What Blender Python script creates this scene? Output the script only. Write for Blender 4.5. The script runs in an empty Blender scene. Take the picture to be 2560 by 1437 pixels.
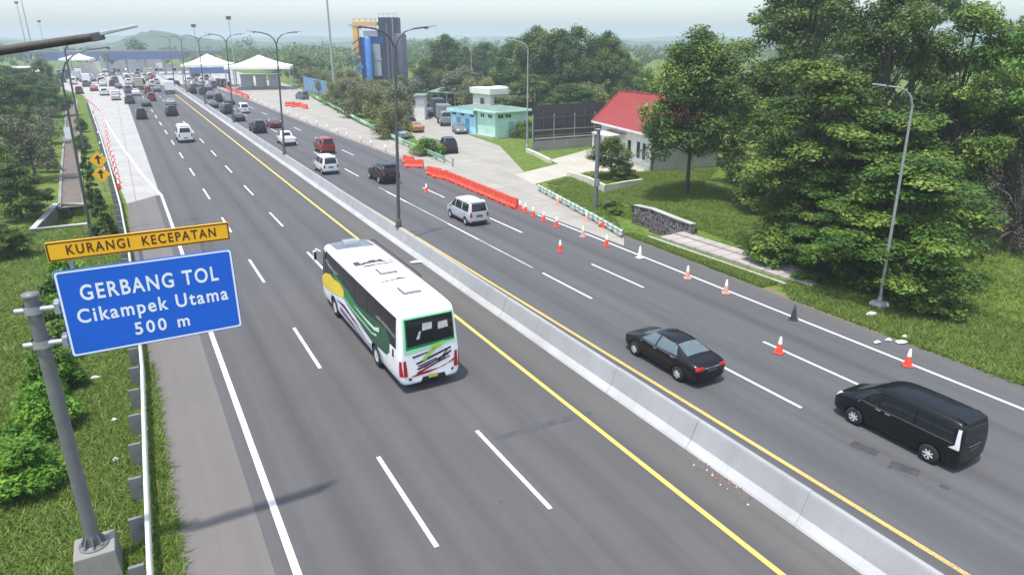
import bpy, bmesh, math, random
import numpy as np
from mathutils import Vector, Matrix
from mathutils.bvhtree import BVHTree

# ------------------------------------------------------------------ camera, sky, sun, exposure
SC = bpy.context.scene
COL = SC.collection
PI = math.pi
F_PX, W_PX, H_PX = 1707.0, 2560, 1437
CAM_H = 12.76
PITCH, YAW = math.radians(19.976), math.radians(29.246)
cd = bpy.data.cameras.new('camera')
cd.sensor_width = 36.0
cd.lens = F_PX / W_PX * 36.0
cd.clip_start, cd.clip_end = 0.5, 9000
cam = bpy.data.objects.new('camera', cd)
cam.location = (0, 0, CAM_H)
cam.rotation_euler = (PI / 2 - PITCH, 0, -YAW)
COL.objects.link(cam)
SC.camera = cam

SUN_EL, SUN_AZ = math.radians(74), math.radians(-117)      # azimuth measured from +Y (down the road) towards +X
wd = bpy.data.worlds.new('World')
SC.world = wd
wd.use_nodes = True
nt = wd.node_tree
sky = nt.nodes.new('ShaderNodeTexSky')
sky.sky_type = 'NISHITA'
sky.sun_disc = False
sky.sun_elevation = SUN_EL
sky.sun_rotation = SUN_AZ
sky.air_density, sky.dust_density, sky.ozone_density = 1.0, 1.8, 3.5
hsv = nt.nodes.new('ShaderNodeHueSaturation')
hsv.inputs['Saturation'].default_value = .72
nt.links.new(sky.outputs[0], hsv.inputs['Color'])
nt.links.new(hsv.outputs[0], nt.nodes['Background'].inputs[0])
nt.nodes['Background'].inputs[1].default_value = 0.15

sl = bpy.data.lights.new('sun', 'SUN')
sl.energy = 2.5
sl.angle = math.radians(2)
sl.color = (1.0, 0.965, 0.91)
so = bpy.data.objects.new('sun', sl)
so.location = (-30, -12, 80)
_d = Vector((math.sin(SUN_AZ) * math.cos(SUN_EL), math.cos(SUN_AZ) * math.cos(SUN_EL), math.sin(SUN_EL)))
so.rotation_euler = _d.to_track_quat('Z', 'Y').to_euler()
COL.objects.link(so)
SC.view_settings.view_transform = 'Standard'
SC.view_settings.look = 'None'
SC.view_settings.exposure = 1.0
SC.view_settings.gamma = 1.0
SC.cycles.use_denoising = True
SC.cycles.max_bounces = 6
SC.cycles.volume_bounces = 1
SC.cycles.transparent_max_bounces = 8

# ------------------------------------------------------------------ survey: where a sight line of the photograph meets the ground
_F = Vector((math.sin(YAW) * math.cos(PITCH), math.cos(YAW) * math.cos(PITCH), -math.sin(PITCH)))
_R = Vector((math.cos(YAW), -math.sin(YAW), 0))
_U = _R.cross(_F)
def ray(px, py):
    return _F * F_PX + _R * (px - W_PX / 2) - _U * (py - H_PX / 2)
def G(px, py, z=0.0):
    d = ray(px, py)
    t = (z - CAM_H) / d.z
    return Vector((d.x * t, d.y * t, z))
def depth(p):
    return (Vector((p[0], p[1], p[2] if len(p) > 2 else 0)) - Vector((0, 0, CAM_H))).dot(_F)
def ppm(p):                       # photo pixels per metre at a ground point
    return F_PX / depth(p)
def height_at(p, py):             # height above ground point p that reaches photo row py
    lo, hi = 0.0, 60.0
    for _ in range(40):
        m = (lo + hi) / 2
        q = Vector((p[0], p[1], m)) - Vector((0, 0, CAM_H))
        y = H_PX / 2 - q.dot(_U) / q.dot(_F) * F_PX
        if y > py: lo = m
        else: hi = m
    return (lo + hi) / 2

# ------------------------------------------------------------------ materials
def new_mat(name):
    m = bpy.data.materials.new(name)
    m.use_nodes = True
    return m, m.node_tree, m.node_tree.nodes['Principled BSDF']
def N(nt, kind, **kw):
    n = nt.nodes.new(kind)
    for k, v in kw.items(): setattr(n, k, v)
    return n
def noise(nt, scale, detail=4, rough=.55, vec=None):
    n = N(nt, 'ShaderNodeTexNoise')
    n.inputs['Scale'].default_value = scale
    n.inputs['Detail'].default_value = detail
    n.inputs['Roughness'].default_value = rough
    if vec is not None: nt.links.new(vec, n.inputs['Vector'])
    return n.outputs['Fac']
def ramp(nt, fac, stops):
    r = N(nt, 'ShaderNodeValToRGB')
    e = r.color_ramp.elements
    while len(e) < len(stops): e.new(.5)
    for el, (p, c) in zip(e, stops):
        el.position = p
        el.color = (*c, 1) if len(c) == 3 else c
    nt.links.new(fac, r.inputs[0])
    return r.outputs[0]
def mixc(nt, a, b, fac, mode='MIX'):
    m = N(nt, 'ShaderNodeMix', data_type='RGBA', blend_type=mode)
    for sock, v in ((m.inputs[6], a), (m.inputs[7], b), (m.inputs[0], fac)):
        if hasattr(v, 'is_linked') or isinstance(v, bpy.types.NodeSocket): nt.links.new(v, sock)
        elif isinstance(v, tuple): sock.default_value = (*v, 1)
        else: sock.default_value = v
    return m.outputs[2]
def coords(nt, scale=(1, 1, 1), which='Object'):
    t = N(nt, 'ShaderNodeTexCoord')
    m = N(nt, 'ShaderNodeMapping')
    m.inputs['Scale'].default_value = scale
    nt.links.new(t.outputs[which], m.inputs[0])
    return m.outputs[0]
def bump(nt, bs, h, strength=.3, dist=.02):
    b = N(nt, 'ShaderNodeBump')
    b.inputs['Strength'].default_value = strength
    b.inputs['Distance'].default_value = dist
    nt.links.new(h, b.inputs['Height'])
    nt.links.new(b.outputs[0], bs.inputs['Normal'])
def M(name, col, rough=.6, var=.15, scale=3.0, metal=0.0, bmp=0.0, stretch=(1, 1, 1), dirt=None):
    m, nt, b = new_mat(name)
    v = coords(nt, stretch)
    n1 = noise(nt, scale, 5, .6, v)
    lo = tuple(c * (1 - var) for c in col); hi = tuple(min(1, c * (1 + var)) for c in col)
    c = ramp(nt, n1, [(.3, lo), (.7, hi)])
    if dirt:
        n2 = noise(nt, scale * .35, 6, .7, v)
        c = mixc(nt, c, dirt, ramp(nt, n2, [(.5, (0, 0, 0)), (.75, (.8, .8, .8))]))
    nt.links.new(c, b.inputs['Base Color'])
    b.inputs['Roughness'].default_value = rough
    b.inputs['Metallic'].default_value = metal
    if bmp: bump(nt, b, noise(nt, scale * 6, 4, .6, v), bmp)
    return m
def paint_mat(name):              # glossy paint whose colour is the object's own colour
    m, nt, b = new_mat(name)
    oi = N(nt, 'ShaderNodeObjectInfo')
    n = noise(nt, 2.2, 4, .6, coords(nt))
    c = mixc(nt, oi.outputs['Color'], (.22, .2, .17), ramp(nt, n, [(.5, (0, 0, 0)), (.9, (.035, .035, .035))]))
    nt.links.new(c, b.inputs['Base Color'])
    b.inputs['Roughness'].default_value = .34
    b.inputs['Coat Weight'].default_value = .3
    b.inputs['Specular IOR Level'].default_value = .3
    b.inputs['Coat Roughness'].default_value = .06
    return m
def leaf_mat(name, dark, mid, light, trans=.26, hue_obj=True):
    m, nt, b = new_mat(name)
    g = N(nt, 'ShaderNodeNewGeometry')
    at_ = N(nt, 'ShaderNodeAttribute', attribute_name='tone')
    c = ramp(nt, at_.outputs['Fac'] if hue_obj else g.outputs['Random Per Island'], [(0, dark), (.5, mid), (1, light)])
    if hue_obj:
        oi = N(nt, 'ShaderNodeObjectInfo')
        hs = N(nt, 'ShaderNodeHueSaturation')
        mr = N(nt, 'ShaderNodeMapRange')
        mr.inputs['To Min'].default_value = .75; mr.inputs['To Max'].default_value = 1.25
        nt.links.new(oi.outputs['Random'], mr.inputs[0])
        nt.links.new(mr.outputs[0], hs.inputs['Value'])
        nt.links.new(c, hs.inputs['Color'])
        c = hs.outputs[0]
    nt.links.new(c, b.inputs['Base Color'])
    b.inputs['Roughness'].default_value = .55
    b.inputs['Specular IOR Level'].default_value = .35
    tr = N(nt, 'ShaderNodeBsdfTranslucent')
    nt.links.new(c, tr.inputs[0])
    mx = N(nt, 'ShaderNodeMixShader')
    mx.inputs[0].default_value = trans
    out = nt.nodes['Material Output']
    nt.links.new(b.outputs[0], mx.inputs[1]); nt.links.new(tr.outputs[0], mx.inputs[2])
    nt.links.new(mx.outputs[0], out.inputs[0])
    return m

def asphalt(name, base, tint, streak=.5, lane0=None):
    m, nt, b = new_mat(name)
    v = coords(nt)
    vs = coords(nt, (1.3, .018, 1))
    fine = noise(nt, 38, 3, .7, v)
    big = noise(nt, .16, 5, .6, v)
    lane = noise(nt, 1.1, 4, .6, vs)
    mid = noise(nt, 1.3, 6, .65, v)
    c = ramp(nt, fine, [(.25, tuple(x * .72 for x in base)), (.75, tuple(x * 1.3 for x in base))])
    c = mixc(nt, c, tint, ramp(nt, big, [(.35, (0, 0, 0)), (.75, (.55, .55, .55))]))
    c = mixc(nt, c, tuple(x * .6 for x in base), ramp(nt, lane, [(.42, (0, 0, 0)), (.72, (streak, streak, streak))]))
    c = mixc(nt, c, tuple(x * 1.45 for x in base), ramp(nt, mid, [(.55, (0, 0, 0)), (.85, (.35, .35, .35))]))
    sp = noise(nt, 2.6, 2, .5, v)
    c = mixc(nt, c, (.03, .03, .03), ramp(nt, sp, [(.74, (0, 0, 0)), (.78, (.5, .5, .5))]))
    if lane0 is not None:          # oil drip band in the middle of each lane, polished wheel tracks on both sides
        sx = N(nt, 'ShaderNodeSeparateXYZ'); nt.links.new(v, sx.inputs[0])
        wob = noise(nt, .25, 4, .6, v)
        m1 = N(nt, 'ShaderNodeMath', operation='MULTIPLY_ADD'); nt.links.new(wob, m1.inputs[0]); m1.inputs[1].default_value = .7; nt.links.new(sx.outputs[0], m1.inputs[2])
        m2 = N(nt, 'ShaderNodeMath', operation='SUBTRACT'); nt.links.new(m1.outputs[0], m2.inputs[0]); m2.inputs[1].default_value = lane0 + .35
        m3 = N(nt, 'ShaderNodeMath', operation='DIVIDE'); nt.links.new(m2.outputs[0], m3.inputs[0]); m3.inputs[1].default_value = 3.5
        m4 = N(nt, 'ShaderNodeMath', operation='FRACT'); nt.links.new(m3.outputs[0], m4.inputs[0])
        band = ramp(nt, m4.outputs[0], [(.0, (0, 0, 0)), (.36, (.05, .05, .05)), (.5, (.34, .34, .34)), (.64, (.05, .05, .05)), (1, (0, 0, 0))])
        c = mixc(nt, c, tuple(x * .55 for x in base), band)
        pol = ramp(nt, m4.outputs[0], [(.1, (0, 0, 0)), (.24, (.22, .22, .22)), (.38, (0, 0, 0)), (.62, (0, 0, 0)), (.76, (.22, .22, .22)), (.9, (0, 0, 0))])
        c = mixc(nt, c, tuple(x * 1.3 for x in base), pol)
    wv = N(nt, 'ShaderNodeTexVoronoi', feature='DISTANCE_TO_EDGE'); wv.inputs['Scale'].default_value = .22
    wn = N(nt, 'ShaderNodeTexNoise'); wn.inputs['Scale'].default_value = .9; nt.links.new(v, wn.inputs['Vector'])
    wm = mixc(nt, v, wn.outputs['Color'], .25); nt.links.new(wm, wv.inputs['Vector'])
    gate = ramp(nt, noise(nt, .07, 3, .5, v), [(.60, (0, 0, 0)), (.72, (.16, .16, .16))])
    crack = ramp(nt, wv.outputs['Distance'], [(.0, (1, 1, 1)), (.006, (0, 0, 0))])
    c = mixc(nt, c, (.035, .034, .034), mixc(nt, (0, 0, 0), crack, gate))
    nt.links.new(c, b.inputs['Base Color'])
    b.inputs['Roughness'].default_value = .82
    b.inputs['Specular IOR Level'].default_value = .3
    bump(nt, b, fine, .35, .01)
    return m
def concrete(name, base, joint=0.0, dark=.55, bmp=.2):
    m, nt, b = new_mat(name)
    v = coords(nt)
    big = noise(nt, .35, 6, .65, v)
    vs = coords(nt, (2.0, .06, 2.0))
    st = noise(nt, 1.0, 4, .6, vs)
    fine = noise(nt, 22, 3, .7, v)
    c = ramp(nt, big, [(.3, tuple(x * .82 for x in base)), (.7, tuple(min(.85, x * 1.1) for x in base))])
    c = mixc(nt, c, tuple(x * dark for x in base), ramp(nt, st, [(.5, (0, 0, 0)), (.8, (.5, .5, .5))]))
    c = mixc(nt, c, tuple(x * .8 for x in base), ramp(nt, fine, [(.5, (0, 0, 0)), (.8, (.5, .5, .5))]))
    if joint:
        br = N(nt, 'ShaderNodeTexBrick', offset=0.0)
        br.inputs['Scale'].default_value = 1.0
        br.inputs['Brick Width'].default_value = joint
        br.inputs['Row Height'].default_value = joint * 1.2
        br.inputs['Mortar Size'].default_value = .035
        nt.links.new(v, br.inputs['Vector'])
        c = mixc(nt, c, tuple(x * .5 for x in base), br.outputs['Fac'])
    nt.links.new(c, b.inputs['Base Color'])
    b.inputs['Roughness'].default_value = .85
    bump(nt, b, fine, bmp, .01)
    return m
def barrier_mat(name, base):
    m, nt, b = new_mat(name)
    v = coords(nt)
    drip = noise(nt, 1.0, 5, .7, coords(nt, (.6, 2.6, .22)))
    long_ = noise(nt, 1.0, 5, .7, coords(nt, (3, .09, 5)))
    fine = noise(nt, 26, 3, .7, v)
    big = noise(nt, .5, 5, .6, v)
    c = ramp(nt, big, [(.3, tuple(x * .86 for x in base)), (.7, tuple(x * 1.1 for x in base))])
    c = mixc(nt, c, tuple(x * .50 for x in base), ramp(nt, drip, [(.54, (0, 0, 0)), (.78, (.30, .30, .30))]))
    c = mixc(nt, c, tuple(x * .35 for x in base), ramp(nt, long_, [(.60, (0, 0, 0)), (.76, (.42, .42, .42))]))
    c = mixc(nt, c, tuple(x * .8 for x in base), ramp(nt, fine, [(.5, (0, 0, 0)), (.8, (.5, .5, .5))]))
    nt.links.new(c, b.inputs['Base Color']); b.inputs['Roughness'].default_value = .88
    bump(nt, b, fine, .3, .01)
    return m
def grass_ground(name):
    m, nt, b = new_mat(name)
    v = coords(nt)
    a = noise(nt, .09, 6, .65, v)
    f = noise(nt, 7.0, 5, .75, v)
    p = noise(nt, .5, 6, .7, v)
    c = ramp(nt, f, [(.30, (.040, .085, .011)), (.5, (.105, .175, .026)), (.72, (.20, .255, .05))])
    m2 = noise(nt, 1.7, 6, .75, v)
    c = mixc(nt, c, (.030, .062, .010), ramp(nt, m2, [(.46, (0, 0, 0)), (.66, (.85, .85, .85))]))
    m3 = noise(nt, .45, 6, .75, v)
    c = mixc(nt, c, (.155, .165, .05), ramp(nt, m3, [(.50, (0, 0, 0)), (.68, (.7, .7, .7))]))
    c = mixc(nt, c, (.19, .19, .06), ramp(nt, a, [(.48, (0, 0, 0)), (.72, (.6, .6, .6))]))
    c = mixc(nt, c, (.12, .09, .05), ramp(nt, p, [(.62, (0, 0, 0)), (.78, (.65, .65, .65))]))
    sx = N(nt, 'ShaderNodeSeparateXYZ'); nt.links.new(v, sx.inputs[0])
    wob = noise(nt, .8, 5, .7, v)
    for x0, sg_, wd_ in ((-.35, -1, 1.1), (28.9, 1, 1.7)):     # bare soil and dry grass beside the pavement edges
        d0 = N(nt, 'ShaderNodeMath', operation='SUBTRACT'); nt.links.new(sx.outputs[0], d0.inputs[0]); d0.inputs[1].default_value = x0
        d1 = N(nt, 'ShaderNodeMath', operation='MULTIPLY'); nt.links.new(d0.outputs[0], d1.inputs[0]); d1.inputs[1].default_value = sg_ / wd_
        d2 = N(nt, 'ShaderNodeMath', operation='ADD'); nt.links.new(d1.outputs[0], d2.inputs[0]); nt.links.new(wob, d2.inputs[1])
        c = mixc(nt, c, (.20, .165, .10), ramp(nt, d2.outputs[0], [(.30, (0, 0, 0)), (.45, (.85, .85, .85)), (.72, (.8, .8, .8)), (1.0, (0, 0, 0))]))
    nt.links.new(c, b.inputs['Base Color'])
    b.inputs['Roughness'].default_value = .95
    b.inputs['Specular IOR Level'].default_value = .1
    bump(nt, b, f, .6, .08)
    return m
def stone_wall_mat(name):
    m, nt, b = new_mat(name)
    v = coords(nt)
    vo = N(nt, 'ShaderNodeTexVoronoi', feature='DISTANCE_TO_EDGE')
    vo.inputs['Scale'].default_value = 2.6
    nt.links.new(v, vo.inputs['Vector'])
    vc = N(nt, 'ShaderNodeTexVoronoi')
    vc.inputs['Scale'].default_value = 2.6
    nt.links.new(v, vc.inputs['Vector'])
    c = ramp(nt, vc.outputs['Color'], [(0, (.03, .027, .026)), (1, (.16, .13, .125))])
    c = mixc(nt, (.30, .29, .26), c, ramp(nt, vo.outputs['Distance'], [(.03, (0, 0, 0)), (.09, (1, 1, 1))]))
    nt.links.new(c, b.inputs['Base Color'])
    b.inputs['Roughness'].default_value = .9
    bump(nt, b, vo.outputs['Distance'], .6, .08)
    return m
def worn_paint(name, col, wear=.62, under=(.12, .12, .12)):
    m, nt, b = new_mat(name)
    v = coords(nt)
    n = noise(nt, 17, 6, .8, v)
    n2 = noise(nt, .5, 4, .6, v)
    f = N(nt, 'ShaderNodeMath', operation='MULTIPLY_ADD')
    nt.links.new(n2, f.inputs[0]); f.inputs[1].default_value = .35
    nt.links.new(n, f.inputs[2])
    c = mixc(nt, col, under, ramp(nt, f.outputs[0], [(wear, (0, 0, 0)), (wear + .22, (.8, .8, .8))]))
    nt.links.new(c, b.inputs['Base Color'])
    b.inputs['Roughness'].default_value = .7
    return m
def ribbed(name, col, period, axis=0, rough=.5, amount=.3, metal=0.0):
    m, nt, b = new_mat(name)
    v = coords(nt)
    w = N(nt, 'ShaderNodeTexWave', wave_type='BANDS', bands_direction='XYZ'[axis])
    w.inputs['Scale'].default_value = 2 * PI / period / (2 * PI) * .314 * 1.0
    w.inputs['Scale'].default_value = .314 / period
    nt.links.new(v, w.inputs['Vector'])
    n = noise(nt, 1.2, 5, .65, v)
    c = ramp(nt, n, [(.3, tuple(x * .8 for x in col)), (.7, tuple(min(1, x * 1.15) for x in col))])
    c = mixc(nt, c, tuple(x * (1 - amount) for x in col), w.outputs['Fac'])
    nt.links.new(c, b.inputs['Base Color'])
    b.inputs['Roughness'].default_value = rough
    b.inputs['Metallic'].default_value = metal
    bump(nt, b, w.outputs['Fac'], .5, .03)
    return m

MT = dict(
    paint=paint_mat('vehicle_paint'),
    glass=M('dark_glass', (.010, .014, .016), .04, .1),
    glass_pale=M('pale_glass', (.10, .135, .15), .06, .1),
    dark=M('black_plastic', (.012, .012, .013), .55),
    rubber=M('rubber', (.016, .016, .017), .85),
    rim=M('alloy', (.72, .72, .73), .35, .05, metal=.3),
    chrome=M('chrome', (.75, .75, .76), .15, .05, metal=.9),
    belt=M('satin_trim', (.20, .205, .21), .3, .05, metal=.5),
    red_lens=M('red_lens', (.35, .012, .012), .12),
    clear_lens=M('clear_lens', (.62, .64, .66), .08, .05),
    amber=M('amber_lens', (.6, .2, .02), .2),
    white_plate=M('plate_grey', (.06, .06, .065), .5),
    plate_text=M('plate_characters', (.55, .55, .55), .5),
    yellow_plate=M('plate_yellow', (.55, .42, .06), .5),
    steel=M('galvanised_steel', (.36, .37, .385), .42, .12, 4, metal=.35),
    dark_steel=M('weathered_dark_steel', (.085, .085, .09), .55, .2, 4, metal=.2),
    pole_grey=M('sign_pole_grey', (.15, .15, .155), .5, .15, 3, bmp=.05),
    conc=concrete('concrete', (.44, .43, .40)),
    conc_dark=concrete('old_concrete', (.24, .23, .21), dark=.4),
    cream=M('cream_render', (.62, .585, .47), .85, .08, 1.5, dirt=(.35, .32, .25)),
    white_wall=M('white_render', (.74, .74, .70), .85, .06, 1.5, dirt=(.5, .48, .42)),
    grey_wall=M('grey_render', (.50, .475, .43), .85, .10, 1.5, dirt=(.34, .31, .26)),
    mint=M('mint_render', (.48, .73, .58), .8, .06, 1.2, dirt=(.3, .5, .4)),
    cyan=M('cyan_render', (.40, .72, .78), .8, .06, 1.2, dirt=(.3, .5, .55)),
    mint_roof=M('mint_roof', (.15, .22, .175), .8, .15, 1.0, dirt=(.12, .17, .14)),
    red_roof=ribbed('red_roof_sheet', (.30, .036, .028), .42, 1, .5, .25),
    orange=M('orange_plastic', (.74, .075, .035), .5, .12, 3, dirt=(.55, .12, .07)),
    faded=M('faded_orange_plastic', (.66, .33, .26), .6, .12, 3),
    white_pl=M('white_plastic', (.76, .75, .72), .5, .06, 3),
    black_pl=M('black_cone_plastic', (.03, .035, .035), .6, .2, 3),
    tent=M('tent_fabric', (.82, .81, .75), .8, .04, .6),
    blue_sign=M('blue_sign_sheet', (.003, .115, .62), .45, .05, .8),
    white_sign=M('white_sign_sheet', (.85, .87, .88), .45, .03, 2),
    yellow_sign=M('amber_sign_sheet', (.92, .46, .008), .45, .05, 1),
    brown_txt=M('dark_brown_lettering', (.09, .018, .012), .6, .05, 2),
    blue_panel=M('blue_panel', (.085, .125, .27), .6, .15, .4),
    green_rail=M('green_painted_steel', (.16, .34, .20), .55, .2, 2),
    bark=M('bark', (.085, .068, .052), .95, .35, 5, bmp=.5),
    bark_grey=M('grey_bark', (.16, .14, .125), .95, .3, 5, bmp=.4),
    debris=M('paper_scrap', (.58, .57, .55), .8, .05, 3),
    grime=None, brick_red=M('broken_brick', (.32, .12, .08), .9, .3, 9),
)
LF = dict(
    broad=leaf_mat('leaf_broad', (.017, .048, .008), (.072, .135, .021), (.20, .265, .05)),
    tier=leaf_mat('leaf_tiered', (.014, .054, .007), (.088, .175, .022), (.265, .345, .055)),
    olive=leaf_mat('leaf_olive', (.055, .080, .022), (.14, .16, .048), (.30, .28, .09)),
    dark=leaf_mat('leaf_dark', (.020, .058, .014), (.056, .12, .024), (.14, .21, .045)),
    bright=leaf_mat('leaf_bright', (.042, .13, .008), (.125, .275, .02), (.26, .42, .05), .4),
    wispy=leaf_mat('leaf_wispy', (.055, .075, .035), (.125, .14, .075), (.26, .26, .165)),
    bare=leaf_mat('twig_grey', (.050, .043, .035), (.095, .082, .064), (.15, .13, .10), .1),
    grass=leaf_mat('grass_blade', (.060, .13, .015), (.155, .25, .034), (.30, .34, .085), .4, False),
)

# ------------------------------------------------------------------ mesh helpers
class MB:
    def __init__(s): s.v, s.f, s.m, s.sm = [], [], [], []
    def add(s, vs, fs, m=0, smooth=False):
        o = len(s.v)
        s.v += [tuple(p) for p in vs]
        for f in fs:
            s.f.append(tuple(o + i for i in f)); s.m.append(m); s.sm.append(smooth)
        return s
    def box(s, x0, x1, y0, y1, z0, z1, m=0):
        return s.add([(x0, y0, z0), (x1, y0, z0), (x1, y1, z0), (x0, y1, z0), (x0, y0, z1), (x1, y0, z1), (x1, y1, z1), (x0, y1, z1)],
                     [(3, 2, 1, 0), (4, 5, 6, 7), (0, 1, 5, 4), (1, 2, 6, 5), (2, 3, 7, 6), (3, 0, 4, 7)], m)
    def hexa(s, bottom, top, m=0):    # two rings of four points
        return s.add(list(bottom) + list(top), [(3, 2, 1, 0), (4, 5, 6, 7), (0, 1, 5, 4), (1, 2, 6, 5), (2, 3, 7, 6), (3, 0, 4, 7)], m)
    def prism(s, poly, z0, z1, m=0):
        n = len(poly)
        vs = [(p[0], p[1], z0) for p in poly] + [(p[0], p[1], z1) for p in poly]
        return s.add(vs, [tuple(range(n - 1, -1, -1)), tuple(range(n, 2 * n))] + [(i, (i + 1) % n, n + (i + 1) % n, n + i) for i in range(n)], m)
    def tube(s, pts, rad, n=8, m=0, caps=True):
        pts = [Vector(p) for p in pts]
        if not hasattr(rad, '__len__'): rad = [rad] * len(pts)
        vs, fs = [], []
        ref = None
        for i, p in enumerate(pts):
            t = (pts[min(i + 1, len(pts) - 1)] - pts[max(i - 1, 0)]).normalized()
            if ref is None or abs(ref.dot(t)) > .95: ref = Vector((0, 0, 1)) if abs(t.z) < .9 else Vector((1, 0, 0))
            a = t.cross(ref).normalized(); b = t.cross(a)
            for k in range(n):
                an = 2 * PI * k / n
                vs.append(p + a * math.cos(an) * rad[i] + b * math.sin(an) * rad[i])
        for i in range(len(pts) - 1):
            for k in range(n):
                fs.append((i * n + k, i * n + (k + 1) % n, (i + 1) * n + (k + 1) % n, (i + 1) * n + k))
        s.add(vs, fs, m, True)
        if caps:
            L = len(pts) - 1
            s.add([vs[k] for k in range(n)], [tuple(range(n - 1, -1, -1))], m)
            s.add([vs[L * n + k] for k in range(n)], [tuple(range(n))], m)
        return s
    def lathe(s, prof, n=16, m=0, origin=(0, 0, 0), axis='z', smooth=True):
        vs, fs = [], []
        for r, h in prof:
            for k in range(n):
                an = 2 * PI * k / n
                c, d = r * math.cos(an), r * math.sin(an)
                p = (c, d, h) if axis == 'z' else (h, c, d)
                vs.append((p[0] + origin[0], p[1] + origin[1], p[2] + origin[2]))
        for i in range(len(prof) - 1):
            for k in range(n):
                fs.append((i * n + k, i * n + (k + 1) % n, (i + 1) * n + (k + 1) % n, (i + 1) * n + k))
        return s.add(vs, fs, m, smooth)
    def bar(s, a, b, w, h, m=0, up=(0, 0, 1)):
        a, b = Vector(a), Vector(b); t = (b - a).normalized()
        x = t.cross(Vector(up))
        if x.length < 1e-4: x = Vector((1, 0, 0))
        x.normalize(); z = x.cross(t)
        q = [x * sx * w / 2 + z * sz * h / 2 for sx, sz in ((-1, -1), (1, -1), (1, 1), (-1, 1))]
        return s.hexa([a + p for p in q], [b + p for p in q], m)
    def mesh(s, name, mats):
        me = bpy.data.meshes.new(name)
        me.from_pydata(s.v, [], s.f)
        for mt in mats: me.materials.append(mt)
        me.polygons.foreach_set('material_index', s.m)
        me.polygons.foreach_set('use_smooth', s.sm)
        me.update()
        return me
    def build(s, name, mats, parent=None, bevel=0.0):
        if not isinstance(mats, (list, tuple)): mats = [mats]
        o = link(name, s.mesh(name, mats), parent)
        bm = bmesh.new(); bm.from_mesh(o.data); bmesh.ops.recalc_face_normals(bm, faces=bm.faces); bm.to_mesh(o.data); bm.free()
        if bevel:
            b = o.modifiers.new('bevel', 'BEVEL'); b.width = bevel; b.segments = 2; b.limit_method = 'ANGLE'
        return o
KIDS = {}
def link(name, me, parent=None):
    o = bpy.data.objects.new(name, me)
    COL.objects.link(o)
    if parent is not None:
        o.parent = parent
        KIDS.setdefault(parent.name, []).append(o)
    return o
def tag(o, label=None, cat=None, group=None, kind=None):
    if label: o['label'] = label
    if cat: o['category'] = cat
    if group: o['group'] = group
    if kind: o['kind'] = kind
    return o
def thing(name, label, cat, loc=(0, 0, 0), rz=0.0, group=None):
    o = link(name, None)
    o.empty_display_size = .3
    o.location = loc; o.rotation_euler = (0, 0, rz)
    return tag(o, label, cat, group)
def struct(o):
    o['kind'] = 'structure'
    return o
def dup(root, loc=None, rz=None, label=None, group=None, color=None, scale=None):
    r = root.copy(); COL.objects.link(r)
    for ch in KIDS.get(root.name, []):
        c = ch.copy(); COL.objects.link(c); c.parent = r
        KIDS.setdefault(r.name, []).append(c)
        for g in KIDS.get(ch.name, []):
            d = g.copy(); COL.objects.link(d); d.parent = c
            KIDS.setdefault(c.name, []).append(d)
    place(r, loc, rz, label, group, color, scale)
    return r
def place(r, loc=None, rz=None, label=None, group=None, color=None, scale=None):
    if loc is not None: r.location = loc
    if rz is not None: r.rotation_euler = (0, 0, rz)
    if label: r['label'] = label
    if group: r['group'] = group
    if scale is not None: r.scale = scale if hasattr(scale, '__len__') else (scale,) * 3
    if color is not None:
        r.color = (*color, 1)
        for c in KIDS.get(r.name, []):
            c.color = (*color, 1)
            for g in KIDS.get(c.name, []): g.color = (*color, 1)
    return r
def sheet(name, poly, z, mat, kind='structure', parent=None):
    me = bpy.data.meshes.new(name)
    bm = bmesh.new()
    f = bm.faces.new([bm.verts.new((p[0], p[1], z)) for p in poly])
    bm.normal_update()
    if f.normal.z < 0: f.normal_flip()
    bmesh.ops.triangulate(bm, faces=bm.faces)
    bm.to_mesh(me); bm.free()
    me.materials.append(mat)
    o = link(name, me, parent)
    if kind: o['kind'] = kind
    return o
def strip(mb, pts, w, z, m=0):      # a flat band along a polyline
    pts = [Vector((p[0], p[1], 0)) for p in pts]
    L, Rr = [], []
    for i, p in enumerate(pts):
        t = (pts[min(i + 1, len(pts) - 1)] - pts[max(i - 1, 0)]).normalized()
        nrm = Vector((t.y, -t.x, 0))
        L.append(p - nrm * w / 2); Rr.append(p + nrm * w / 2)
    vs = [(p.x, p.y, z) for p in L] + [(p.x, p.y, z) for p in Rr]
    n = len(pts)
    mb.add(vs, [(i, n + i, n + i + 1, i + 1) for i in range(n - 1)], m)
def resample(pts, step):
    out, acc = [], 0.0
    pts = [Vector((p[0], p[1], 0)) for p in pts]
    out.append((pts[0].copy(), (pts[1] - pts[0]).normalized()))
    nxt = step; run = 0.0
    for a, b in zip(pts, pts[1:]):
        L = (b - a).length; d = (b - a).normalized()
        while run + L >= nxt:
            out.append((a + d * (nxt - run), d)); nxt += step
        run += L
    return out
def px(*ps): return [G(*p) for p in ps]
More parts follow.
